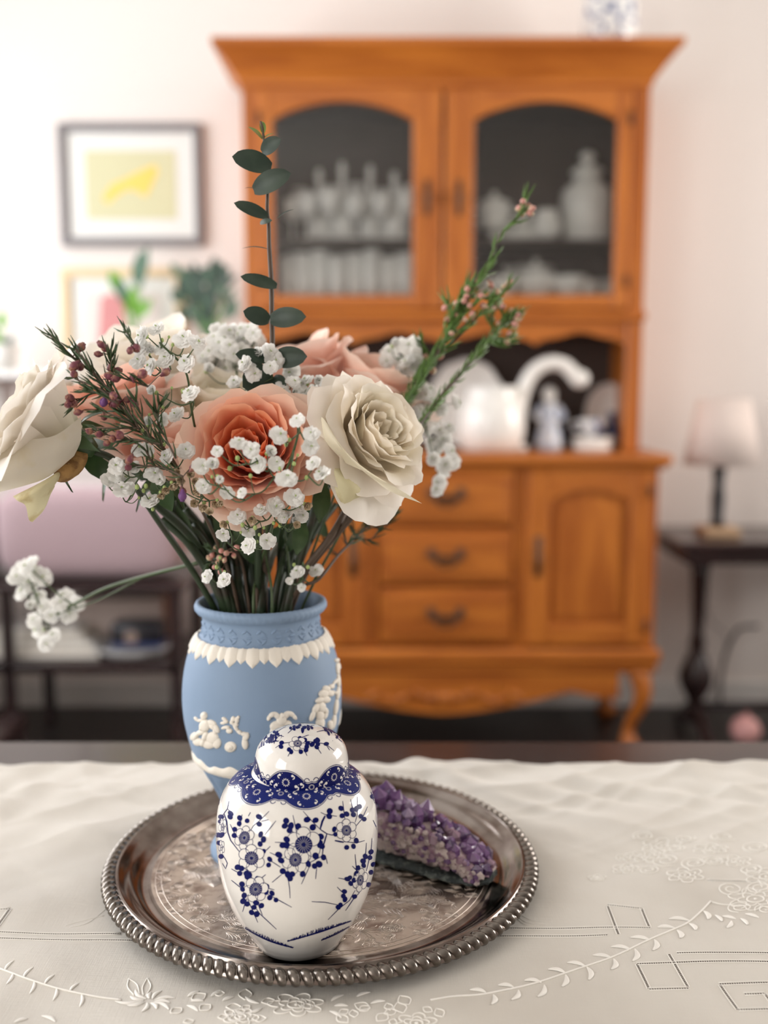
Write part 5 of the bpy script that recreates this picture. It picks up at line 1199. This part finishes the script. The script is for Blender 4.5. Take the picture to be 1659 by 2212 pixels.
for i, (px, Y) in enumerate([(632,3.08),(665,3.05),(712,3.04),(768,3.04),(826,3.05),(878,3.06),(650,3.20),(715,3.21),(770,3.22),(826,3.21),(876,3.20)]):
    lathe_thing('goblet', 'cut glass goblet among the crowded glassware on the upper shelf behind the left glass door', 'glass', px, goblet(.125+.01*(i % 3) + (.05 if Y > 3.1 else 0), .031), CRYST, Y, zS, 'cut glass goblets on the upper shelf behind the left door')
for i, (px, Y) in enumerate([(618,3.07),(652,3.06),(690,3.07),(728,3.05),(766,3.07),(804,3.06),(842,3.07),(878,3.06),(635,3.15),(675,3.16),(715,3.15),(755,3.17),(795,3.15),(835,3.16),(872,3.15),(660,3.23),(705,3.23),(750,3.23),(800,3.23),(850,3.23)]):
    lathe_thing('tumbler', 'small pressed glass tumbler on the lower shelf behind the left glass door', 'glass', px, [(.020, 0), (.024, .006), (.027, .05), (.029, .122+.010*(i % 3)), (.026, .122+.010*(i % 3)), (.022, .012), (0, .012)], CRYST, Y, zB, 'pressed glass tumblers on the lower shelf behind the left door')
def bowlprof(r, h): return [(r*.45, 0), (r*.5, .004), (r*.8, h*.35), (r, h), (r*.96, h), (r*.74, h*.38), (0, h*.15)]
def cup_handle(t, x, Y, z, r, h, mt=None, s=1):
    m = MB(); m.tube(crv([Vector((x+s*r*.85, Y, z+h*.85)), Vector((x+s*r*1.5, Y, z+h*.8)), Vector((x+s*r*1.5, Y, z+h*.4)), Vector((x+s*r*.7, Y, z+h*.25))], 5), .004, 6); m.build('handle', mt or CHINA, t)
for i, px in enumerate((1068, 1120, 1175, 1230)):      # stacks of plates on the upper right shelf
    x = float(at(px, 450, 3.12)[0])
# upper right: stacked plates, tureen, cups, tall canister
zz = zS
for k in range(5):
    r = .085; lathe_thing('plate', ['lowest', 'second lowest', 'middle', 'second highest', 'topmost'][k] + ' white plate of the stack on the upper shelf behind the right door', 'plate', 1130, [(r*.5, 0), (r*.55, .002), (r, .010), (r*.98, .012), (r*.55, .005), (0, .004)], CHINA, 3.14, zz, 'stacked plates on the upper right hutch shelf', n=28); zz += .0060
tu = zz + .004
def tureen(t, x, Y, z):
    m = MB(); m.lathe([(.050, 0), (.052, .004), (.035, .016), (.010, .024), (.008, .030), (.012, .036), (0, .042)], x, Y, 20, z0=z+.062); m.build('lid', CHINA, t)
    cup_handle(t, x, Y, z, .052, .055); cup_handle(t, x, Y, z, .052, .055, s=-1)
lathe_thing('sugar_bowl', 'white lidded china bowl on the plate stack at the left of the upper right shelf', 'bowl', 1068, [(.028, 0), (.028, .004), (.045, .02), (.053, .045), (.050, .062), (.046, .062), (0, .02)], CHINA, 3.10, zS+.048, n=24, extra=tureen)
lathe_thing('serving_bowl', 'white footed bowl under the lidded china bowl on the upper right shelf', 'bowl', 1068, bowlprof(.062, .046), CHINA, 3.10, zS, n=24) if False else lathe_thing('cake_stand', 'low white pedestal dish carrying the lidded china bowl', 'dish', 1068, [(.035, 0), (.030, .006), (.012, .015), (.014, .036), (.06, .042), (.062, .047), (0, .046)], CHINA, 3.10, zS, n=24)
lathe_thing('teacup', 'white teacup on the stacked plates behind the right glass door', 'cup', 1130, bowlprof(.038, .045), CHINA, 3.14, zz+.002, extra=lambda t, x, Y, z: cup_handle(t, x, Y, z, .036, .045))
lathe_thing('milk_jug', 'round white milk jug between the teacup and the tall canister', 'jug', 1182, [(.025, 0), (.040, .02), (.045, .045), (.032, .075), (.034, .09), (.030, .09), (.026, .07), (0, .02)], CHINA, 3.07, zS+.035*0, extra=lambda t, x, Y, z: cup_handle(t, x, Y, z, .040, .09, s=-1))
def canlid(t, x, Y, z):
    m = MB(); m.lathe([(.050, 0), (.052, .008), (.046, .016), (.030, .026), (.012, .032), (.012, .038), (.024, .046), (.026, .056), (.014, .066), (0, .068)], x, Y, 24, z0=z+.205); m.build('lid', CHINA, t)
lathe_thing('canister', 'tall white lidded canister at the right end of the upper shelf behind the right door', 'jar', 1267, [(.072, 0), (.078, .006), (.078, .05), (.081, .055), (.078, .060), (.078, .12), (.081, .125), (.078, .130), (.077, .150), (.066, .168), (.044, .180), (.042, .205), (0, .205)], CHINA, 3.13, zS, n=28, extra=canlid)
# lower right shelf: cups, teapot, plates
for i, (px, Y, r, h) in enumerate([(1045,3.08,.036,.05),(1075,3.20,.040,.07),(1118,3.20,.038,.062),(1205,3.18,.034,.065),(1240,3.19,.036,.075),(1270,3.08,.038,.055),(1310,3.12,.034,.05),(1310,3.22,.034,.07)]):
    lathe_thing('teacup', ['small white teacup at the far left of the lower right shelf', 'taller white cup in the back left corner of the lower right shelf', 'wide white teacup at the back left of the teapot', 'white teacup just right of the teapot, set back on the shelf', 'tall white cup at the back right of the teapot', 'white teacup third from the right end of the lower shelf', 'small white teacup at the right end of the lower shelf', 'tall white cup behind the rightmost teacup'][i], 'cup', px, bowlprof(r, h), CHINA, Y, zB, 'white cups on the lower shelf behind the right door', extra=lambda t, x, Y, z, r=r, h=h: cup_handle(t, x, Y, z, r*.9, h))
for px, Y, r, h, lb in ((1085, 3.06, .052, .062, 'deep white china bowl left of the teapot at the front of the lower right shelf'), (1235, 3.07, .055, .066, 'deep white china bowl right of the teapot at the front of the lower right shelf'), (1150, 3.22, .075, .11, 'large white china bowl behind the teapot on the lower right shelf')):
    lathe_thing('china_bowl', lb, 'bowl', px, bowlprof(r, h), CHINA, Y, zB, n=28)
def teapot_parts(t, x, Y, z):
    m = MB(); m.tube(crv([Vector((x-.045, Y, z+.03)), Vector((x-.075, Y, z+.05)), Vector((x-.085, Y, z+.085)), Vector((x-.100, Y, z+.095))], 5), [.012, .005], 8); m.build('spout', CHINA, t)
    m = MB(); m.lathe([(.036, 0), (.030, .010), (.008, .018), (.008, .024), (.012, .030), (0, .036)], x, Y, 20, z0=z+.088); m.build('lid', CHINA, t)
    cup_handle(t, x, Y, z, .052, .085)
lathe_thing('teapot', 'round white teapot in the middle of the lower shelf behind the right door', 'teapot', 1160, [(.036, 0), (.038, .004), (.064, .03), (.070, .058), (.054, .082), (.036, .088), (0, .088)], CHINA, 3.10, zB, n=24, extra=teapot_parts)
BW = mat('blue_white_ware', (.80, .80, .78), .2, coat=.4, noise=(38, (.05, .08, .25), .53, .58, 2))
lathe_thing('porcelain_vase', 'blue and white patterned vase standing on top of the cabinet, cut by the upper edge', 'vase', 1306, [(.062, 0), (.066, .004), (.078, .05), (.080, .12), (.070, .18), (.040, .22), (.036, .24), (.046, .26), (.040, .26), (.030, .24), (0, .2)], BW, 3.08, zc1+.0005, n=28)

# ================================================================== things on the sideboard counter
zK = zt1+.0008
CY = 3.02
def cx_(px, Y=CY): return float(at(px, 870, Y)[0])
def cz_(py, Y=CY): return float(at(1100, py, Y)[2])
# scalloped platter leaning back
def platter(px, Yb, w, h, label, mt, tilt=.22, nsc=10, grp=None, cat='platter'):
    x = cx_(px, Yb); t = thing('platter', (x, Yb, zK), label, cat, grp); m = MB(); V = []; n = 60; rings = (1.0, .94, .80, .62, .3)
    for s_, off in ((0, 0), (1, .006)):
        for k in rings:
            for i in range(n):
                a = 2*math.pi*i/n; q = k*(1+(.035*abs(math.sin(a*nsc/2)) if k > .9 else 0)); u, v = q*w/2*math.cos(a), q*h/2*math.sin(a)
                dep = .018*k**2.5; vv = v + h*.5*1.035; V.append((x+u, Yb + vv*math.sin(tilt) - dep*math.cos(tilt) + off, zK + .0005 + vv*math.cos(tilt) + dep*math.sin(tilt)*.2))
    R_ = len(rings); F_ = []
    for s_ in (0, 1):
        o = s_*R_*n
        F_ += [(o+j*n+i, o+j*n+(i+1) % n, o+(j+1)*n+(i+1) % n, o+(j+1)*n+i) for j in range(R_-1) for i in range(n)] + [tuple(o+(R_-1)*n+i for i in range(n))]
    F_ += [(i, (i+1) % n, R_*n+(i+1) % n, R_*n+i) for i in range(n)]
    m.add(V, F_); m.build('dish', mt, t); return t
CREAMW = mat('warm_white_china', (.82, .79, .74), .25, coat=.4)
platter(1010, 3.13, .235, .28, 'large white scalloped platter leaning at the back of the counter, left of the handled basket', CREAMW, .25)
platter(1318, 3.17, .15, .20, 'upright cream plate leaning in the right corner of the hutch opening', CREAMW, .18, 1, cat='plate')
# big white pitcher body with an arched handle reaching right
px0 = 1062; x = cx_(px0, 3.0); t = thing('ceramic_pitcher', (x, 3.0, zK), 'large white ceramic pitcher with a high arched handle curving over to the right', 'pitcher')
hh = cz_(850, 3.0)-zK; m = MB(); m.lathe([(.070, 0), (.086, .006), (.098, hh*.3), (.100, hh*.6), (.088, hh*.85), (.072, hh*1.0), (.080, hh*1.12), (.074, hh*1.12), (.064, hh*1.0), (0, hh*.6)], x, 3.0, 32, z0=zK, mod=lambda r, z, a, i: r*(1+.025*abs(math.sin(a*5)))); m.build('body', CREAMW, t)
m = MB(); Hs = [(1118,905),(1128,850),(1150,805),(1185,785),(1220,790),(1245,815),(1262,822)]
m.tube(crv([Vector(at(a, b, 3.0)) for a, b in Hs], 6), [.024, .026, .030, .033, .032, .027, .022] and .022, 12); m.ell(at(1252, 818, 3.0), .030, .024, .028, 12, 8); m.build('handle', CREAMW, t)
m = MB(); m.box(cx_(1104, 3.0), cx_(1140, 3.0), 2.985, 3.015, zK, zK+.02, .006); m.build('foot', CREAMW, t)
# figurine
def fig(t, x, Y, z):
    m = MB(); m.ell((x, Y, z+.165), .020, .020, .024, 12, 8); m.ell((x-.001, Y+.004, z+.172), .022, .021, .022, 12, 8); m.build('head', CHINA, t)
    for s in (-1, 1): m = MB(); m.tube(crv([Vector((x+s*.022, Y, z+.135)), Vector((x+s*.042, Y-.006, z+.105)), Vector((x+s*.018, Y-.026, z+.090))], 5), [.011, .007], 8); m.build('arm', GREYB, t)
GREYB = mat('pale_blue_glaze', (.50, .56, .68), .25, coat=.4, noise=(40, (.75, .75, .75), .5, .6, 2))
lathe_thing('figurine', 'small pale blue and white porcelain figurine standing under the pitcher handle', 'figurine', 1196, [(.040, 0), (.042, .006), (.044, .02), (.034, .06), (.026, .09), (.027, .12), (.020, .142), (.008, .150), (0, .152)], GREYB, 3.06, zK, n=20, extra=fig)
lathe_thing('teacup', 'blue and white patterned cup on the cream trinket box at the right of the counter', 'cup', 1292, bowlprof(.045, .052), BW, 3.05, zK+.0435, n=24, extra=lambda t, x, Y, z: cup_handle(t, x, Y, z, .040, .05, BW, -1))
xq = cx_(1285, 3.05); t = thing('trinket_box', (xq, 3.05, zK), 'cream oval trinket box under the blue and white cup', 'box')
m = MB(); m.lathe([(.060, 0), (.064, .004), (.064, .028), (0, .028)], xq, 3.05, 32, z0=zK); m.build('box_body', CREAMW, t); m = MB(); m.lathe([(.066, .0285), (.067, .034), (.060, .041), (0, .043)], xq, 3.05, 32, z0=zK); m.build('box_lid', CREAMW, t)
lathe_thing('small_vase', 'dark blue glazed bottle vase in the right corner behind the trinket box', 'vase', 1335, [(.022, 0), (.030, .03), (.028, .06), (.012, .085), (.012, .11), (.016, .115), (0, .112)], mat('dark_blue_glaze', (.03, .04, .12), .2, coat=.5), 3.10, zK)
platter(870, 3.15, .20, .22, 'white round plate leaning at the back of the counter, mostly hidden behind the bouquet', CREAMW, .25, 12, cat='plate')

# ================================================================== pictures on the wall
def picture(name, label, px0, py0, px1, py1, fw, mt, matm, artm, mw, deep=.025, tilt=0, inner=None, dims=None):
    Y = YB-deep; p0 = at(px0, py1, Y); p1 = at(px1, py0, Y); x0, x1, z0, z1 = p0[0], p1[0], p0[2], p1[2]
    t = thing(name, ((x0+x1)/2, YB-deep, z0), label, 'picture')
    for a, b, c, d in ((x0, x1, z0, z0+fw), (x0, x1, z1-fw, z1), (x0, x0+fw, z0+fw, z1-fw), (x1-fw, x1, z0+fw, z1-fw)):
        m = MB(); m.box(a, b, YB-deep, YB-.001, c, d, .004); m.build('frame_rail', mt, t, smooth=False)
    m = MB(); m.box(x0+fw*.8, x1-fw*.8, YB-.012, YB-.002, z0+fw*.8, z1-fw*.8); m.build('mat_board', matm, t, smooth=False)
    m = MB(); ax0, ax1, az0, az1 = x0+fw+mw, x1-fw-mw, z0+fw+mw, z1-fw-mw; m.box(ax0, ax1, YB-.0135, YB-.0118, az0, az1); m.build('print', artm, t, smooth=False)
    return t, (ax0, ax1, az0, az1)
GREYF = mat('grey_frame', (.22, .205, .21), .4)
MATB = mat('mat_board', (.84, .84, .80), .8)
t, (a0, a1, b0, b1) = picture('framed_print', 'grey framed print with a yellow shape on pale green, hanging left of the cabinet', 131, 264, 433, 530, .026, GREYF, MATB, mat('pale_green_print', (.68, .66, .42), .8), .058)
m = MB(); W_, H_ = a1-a0, b1-b0
poly = [(.18,.30),(.28,.50),(.48,.62),(.66,.74),(.78,.80),(.80,.68),(.72,.46),(.66,.32),(.58,.40),(.46,.44),(.34,.34),(.24,.22)]
m.prism([(a0+W_*u, b0+H_*v) for u, v in poly], YB-.0142, YB-.0136); m.build('yellow_shape', mat('print_yellow', (.90, .66, .16), .8), t, smooth=False)
t, (a0, a1, b0, b1) = picture('framed_print', 'light wood framed print with pink and tan patches, half hidden behind the plants', 140, 578, 395, 880, .030, mat('pale_wood_frame', (.80, .62, .38), .5), MATB, mat('blush_print', (.82, .74, .70), .8), .050)
W_, H_ = a1-a0, b1-b0
m = MB(); m.prism([(a0+W_*u, b0+H_*v) for u, v in [(.15,.45),(.2,.95),(.35,1.0),(.5,.9),(.52,.5),(.35,.38)]], YB-.0142, YB-.0136); m.build('pink_patch', mat('print_pink', (.70, .30, .30), .8), t, smooth=False)

# wall shelf with the plants
SHZ = float(at(250, 800, 3.15)[2]); sx0, sx1 = float(at(-150, 800, 3.15)[0]), float(at(515, 800, 3.15)[0])
t = thing('wall_shelf', ((sx0+sx1)/2, YB-.11, SHZ), 'white wall shelf behind the bouquet carrying the plants', 'shelf')
m = MB(); m.box(sx0, sx1, YB-.22, YB, SHZ-.025, SHZ, .003); m.build('shelf_board', TRIMW, t, smooth=False)
for x in (sx0+.15, sx1-.12): m = MB(); m.prism([(0, 0)]*0 or [(x-.012, SHZ-.025), (x+.012, SHZ-.025), (x+.012, SHZ-.15), (x-.012, SHZ-.15)], YB-.03, YB); m.box(x-.012, x+.012, YB-.16, YB-.03, SHZ-.05, SHZ-.025); m.build('bracket', TRIMW, t, smooth=False)
G1 = mat('bright_green_leaf', (.18, .42, .05), .4, translucent=.2); G2 = mat('blue_green_leaf', (.12, .22, .15), .5, translucent=.1); G3 = mat('dark_grey_green_leaf', (.045, .085, .060), .5)
POTW = mat('white_pot', (.80, .79, .75), .4)
def plant(name, label, px, Y, leaves, r=.05, hpot=.08, stems=True):
    x = float(at(px, 740, Y)[0]); t = thing(name, (x, Y, SHZ), label, 'plant')
    m = MB(); m.lathe([(r*.7, 0), (r, hpot), (r*.9, hpot), (r*.6, .01), (0, .01)], x, Y, 20, z0=SHZ); m.build('pot', POTW, t)
    base = Vector((x, Y, SHZ+hpot-.01))
    for (qx, qy, w, ln, mt, ang) in leaves:
        p = Vector(at(qx, qy, Y)); st = MB(); st.tube(crv([base, base.lerp(p, .5)+Vector((0, 0, .02)), p], 4), .0025, 5); s_ = st.build('stem', G3 if mt is G3 else G1, t)
        d = Vector((math.sin(ang), -.15, math.cos(ang))); m = MB(); leaf_sheet(m, p - d*ln*.3, p + d*ln*.7, w, (0, -1, .1), .08); m.build('leaf', mt, t)
plant('potted_plant', 'bright green broad leaved plant in front of the pale wood framed print', 285, 3.20, [(262,625,.022,.10,G1,-.5),(300,600,.022,.12,G2,.15),(312,585,.014,.11,G2,.2),(290,665,.024,.10,G1,.0),(305,675,.020,.08,G1,.7),(270,645,.020,.10,G2,-.2),(255,610,.014,.06,G1,-.8)])
rr_ = random.Random(3); L3 = []
for k in range(46):
    a = rr_.random(); qx = 395+a*105+rr_.uniform(-15, 15); qy = 690-rr_.random()**.8*115*(.5+.5*math.sin(a*3.1)); L3.append((qx, qy, rr_.uniform(.009, .016), rr_.uniform(.04, .07), rr_.choice((G3, G3, G2)), rr_.uniform(-1.2, 1.2)))
L3 += [(465,585,.018,.06,G3,0),(455,600,.02,.06,G3,-.6),(478,600,.02,.06,G3,.7),(385,590,.014,.05,G2,-.6),(400,600,.014,.05,G2,.2)]
plant('leafy_plant', 'dark grey green bushy plant beside the left edge of the cabinet', 450, 3.12, L3, .06, .09)
plant('small_plant', 'small dark plant at the far left end of the wall shelf', 5, 3.15, [(5,700,.016,.06,G1,.2),(-15,720,.016,.07,G3,-.4),(15,745,.014,.06,G3,.8),(-5,735,.016,.06,G1,-.2)])

# ================================================================== low console with mauve cushion, papers, platter and box
MAUVE = mat('mauve_velvet', (.36, .20, .23), .85, sheen=.6, bump=(30, .3, .004))
MAUVEL = mat('pale_mauve_cloth', (.60, .47, .47), .9, sheen=.4, bump=(20, .3, .004))
KY0, KY1 = 2.78, 3.16; kz = lambda py, Y=2.80: float(at(200, py, Y)[2]); kx = lambda px, Y=2.80: float(at(px, 1400, Y)[0])
kR = kx(402); kL = kx(-330); zT_ = kz(1262); zL_ = kz(1432)
t = thing('console_table', ((kL+kR)/2, (KY0+KY1)/2, 0), 'low dark wooden console with a lower shelf, standing against the wall left of the vase', 'table')
m = MB(); m.box(kL, kR, KY0, KY1, zT_-.022, zT_, .004); m.build('tabletop', DARKW, t, smooth=False)
m = MB(); m.box(kL+.02, kR-.02, KY0+.01, KY1-.01, zL_-.030, zL_, .004); m.build('lower_shelf', DARKW, t, smooth=False)
for x in (kR-.045, kx(5), kL+.02):
    for y in (KY0+.01, KY1-.045):
        m = MB(); m.box(x, x+.032, y, y+.032, 0, zT_-.022, .003); m.build('leg', DARKW, t, smooth=False)
def cushion(x0, x1, y0, y1, z0, z1, label, mt, name='cushion', cat='cushion', e=.5):
    t = MB(); V = []; nu, nv = 28, 14; cx, cy, cz = (x0+x1)/2, (y0+y1)/2, (z0+z1)/2
    sg = lambda v, p: math.copysign(abs(v)**p, v)
    for j in range(nv+1):
        th = -math.pi/2+math.pi*j/nv
        for i in range(nu):
            a = 2*math.pi*i/nu; V.append((cx+(x1-x0)/2*sg(math.cos(th), e)*sg(math.cos(a), e), cy+(y1-y0)/2*sg(math.cos(th), e)*sg(math.sin(a), e), cz+(z1-z0)/2*sg(math.sin(th), e)))
    t.add(V, [(j*nu+i, j*nu+(i+1) % nu, (j+1)*nu+(i+1) % nu, (j+1)*nu+i) for j in range(nv) for i in range(nu)])
    o = t.build(name, mt, at0=(cx, cy, z0)); tag(o, label, cat); return o
MAUV2 = mat('dusty_mauve_cloth', (.42, .30, .32), .9, sheen=.5, bump=(20, .3, .004))
cushion(kx(20, 2.95), kx(405, 2.95), 2.84, 3.05, zT_+.001, kz(1045, 2.95), 'large dusty mauve cushion standing on the dark console left of the vase', MAUV2, e=.42)
cushion(kx(-330, 2.98), kx(26, 2.98), 2.86, 3.08, zT_+.001, kz(1075, 2.98), 'deeper mauve cushion cut by the left edge of the picture', MAUVE, e=.42)
# papers and folded cloth on the lower shelf
for i, (x0, x1, y0, y1, z0, z1) in enumerate([(kx(-200), kx(205), 2.84, 3.08, 0, .022), (kx(-160), kx(190), 2.85, 3.08, .023, .045), (kx(-140), kx(170), 2.86, 3.06, .046, .066), (kx(-150), kx(150), 2.87, 3.06, .067, .085)]):
    m = MB(); m.box(x0, x1, y0, y1, zL_+.0005+z0, zL_+z1, .003); b = thing('book', ((x0+x1)/2, y0, zL_), ['widest cream book at the bottom of the pile on the console shelf', 'second cream book from the bottom of the pile on the console shelf', 'third cream book from the bottom of the pile on the console shelf', 'topmost cream book of the pile on the console shelf'][i], 'book', 'large pale books piled on the console shelf')
    m.build('cover', [mat('cream_book_cover', (.72, .66, .58), .7), CREAMW][i % 2], b, smooth=False)
    m = MB(); m.box(x0+.004, x1-.002, y0-.0008, y0, zL_+z0+.004, zL_+z1-.003); m.build('pages', mat('book_pages', (.80, .77, .70), .9), b, smooth=False)
xo = kx(282, 2.86); t = thing('oval_platter', (xo, 2.87, zL_), 'pale oval dish holding the black box on the lower console shelf', 'dish')
m = MB(); m.lathe([(.075, 0), (.085, .006), (.118, .030), (.114, .032), (.08, .012), (0, .010)], 0, 0, 40, z0=0)
m.v = [(xo+x*1.0, 2.89+y*.8, zL_+.0005+z) for x, y, z in m.v]; m.build('dish', mat('pale_grey_china', (.60, .60, .60), .3), t)
m = MB(); m.box(kx(238, 2.84), kx(345, 2.84), 2.845, 2.94, zL_+.033, kz(1350, 2.84), .006); b = m.build('black_box', mat('black_lacquer', (.012, .012, .018), .3)); 
b2 = thing('storage_box', (xo, 2.86, zL_+.033), 'small black box with a round tan emblem standing in the pale oval dish', 'box'); b.parent = b2; b.location = -wloc(b2)
m = MB(); xm, zm = kx(283, 2.84), kz(1378, 2.84); m.tube([(xm, 2.8450, zm), (xm, 2.8435, zm)], .020, 20); m.build('emblem', mat('tan_emblem', (.30, .22, .18), .6), b2, smooth=False)
m = MB(); m.box(kx(238, 2.84)-.002, kx(345, 2.84)+.002, 2.843, 2.942, zL_+.033, zL_+.045, .002); m.build('blue_band', mat('navy_band', (.03, .05, .16), .4), b2, smooth=False)
m = MB(); m.box(kx(150, 2.95), kx(345, 2.95), 3.0, 3.10, zL_+.001, kz(1290, 3.02), .004); o = m.build('storage_basket', mat('pale_pink_card', (.62, .52, .47), .8), smooth=False, at0=(kx(250, 2.95), 3.05, zL_)); tag(o, 'pale pink card box standing behind the black box on the console shelf', 'box')
# dark chair leg / stool at far left floor edge
t = thing('footstool', (kx(-60, 2.5), 2.5, 0), 'dark stool at the left edge, its front leg just inside the picture', 'stool')
for x in (kx(-8, 2.5), kx(-190, 2.5)):
    for y in (2.42, 2.62): m = MB(); m.box(x-.016, x+.016, y-.016, y+.016, 0, .16, .003); m.build('leg', DARKW, t, smooth=False)
m = MB(); m.box(kx(-190, 2.5)-.02, kx(-8, 2.5)+.02, 2.40, 2.64, .16, .20, .008); m.build('seat', DARKW, t, smooth=False)

# ================================================================== lamp console on the right
LY = 3.02; lx = lambda px, Y=LY: float(at(px, 1200, Y)[0]); lz = lambda py, Y=LY: float(at(1540, py, Y)[2])
zt_ = lz(1172, LY-.16); x0, x1 = lx(1440), lx(1440)+.92
t = thing('side_table', ((x0+x1)/2, LY, 0), 'dark wooden side table with turned pedestals right of the cabinet, under the lamp', 'table')
m = MB(); m.box(x0-.010, x1+.01, LY-.17, LY+.20, zt_-.022, zt_, .006); m.build('tabletop', DARKW, t, smooth=False)
m = MB(); m.box(x0+.015, x1-.015, LY-.15, LY+.18, zt_-.068, zt_-.022, .004); m.build('apron', DARKW, t, smooth=False)
H_ = zt_-.068
for x in (lx(1514), lx(1514)+.62):
    m = MB(); m.lathe([(.030, .05), (.045, .07), (.020, .10), (.024, .12), (.050, .17), (.052, .20), (.034, .25), (.020, .28), (.026, .30), (.018, .33), (.022, H_*.72), (.026, H_*.9), (.034, H_)], x, LY, 24); m.build('pedestal', DARKW, t)
    for s in (-1, 1):
        m = MB(); m.tube(crv([Vector((x, LY+s*.02, .09)), Vector((x, LY+s*.08, .065)), Vector((x, LY+s*.15, .022)), Vector((x, LY+s*.18, .016))], 5), [.020, .014], 8); m.build('foot', DARKW, t)
m = MB(); m.tube([(lx(1514), LY, .10), (lx(1514)+.62, LY, .10)], .012, 8); m.build('stretcher', DARKW, t)
xl = lx(1546); t = thing('table_lamp', (xl, LY, zt_), 'table lamp with pinkish white drum shade, black stem and pale wooden block base', 'lamp')
PW = mat('pale_wood', (.50, .33, .20), .5)
m = MB(); m.box(xl-.055, xl+.055, LY-.06, LY+.05, zt_+.0005, zt_+.026, .005); m.build('base', PW, t, smooth=False)
zsh0, zsh1 = lz(1003), lz(862); m = MB(); m.lathe([(.024, 0), (.018, .02), (.022, .09), (.016, .12), (.021, .18), (.012, .19), (.009, zsh1-zt_-.03)], xl, LY, 16, z0=zt_+.0262); m.build('stem', mat('black_metal', (.015, .014, .016), .4), t)
m = MB(); xs_ = xl+.012; r0, r1 = 80*sc_at(1550,1000,LY), 55*sc_at(1550,865,LY); m.lathe([(r0, zsh0), (r1, zsh1), (r1-.002, zsh1), (r0-.002, zsh0)], xs_-.012+.006, LY, 40, closed=True); m.build('lamp_shade', mat('blush_shade', (.88, .78, .72), .9, translucent=.35), t)
m = MB(); m.tube(crv([Vector((xl+.02, LY+.06, zt_+.01)), Vector((lx(1600), LY+.215, zt_+.01)), Vector((lx(1575), LY+.235, lz(1300))), Vector((lx(1600), LY+.25, lz(1380))), Vector((lx(1640), LY+.25, lz(1430))), Vector((lx(1610), LY+.24, .03))], 8), .0035, 6); o = m.build('power_cord', mat('white_cord', (.45, .42, .40), .5)); tag(o, 'thin pale cord hanging down the wall behind the lamp table', 'cord')
m = MB(); m.tube(crv([Vector((lx(1700), LY+.2, lz(1385))), Vector((lx(1655), LY+.22, lz(1400))), Vector((lx(1625), LY+.22, lz(1480))), Vector((lx(1618), LY+.2, .01))], 8), .006, 6); o = m.build('power_cord', mat('dark_cord', (.04, .035, .035), .5)); tag(o, 'dark cable looping down to the floor at the right edge', 'cord')
xb = lx(1642, 2.9); m = MB(); m.ell((xb, 2.95, .045), .045, .045, .0445, 20, 12); m.tube([(xb, 2.95, .088), (xb+.004, 2.95, .100)], .006, 8); o = m.build('pink_ball', mat('pink_rubber', (.70, .36, .34), .6), at0=(xb, 2.95, 0)); tag(o, 'small pink ball on the floor under the lamp table at the right edge', 'ball')
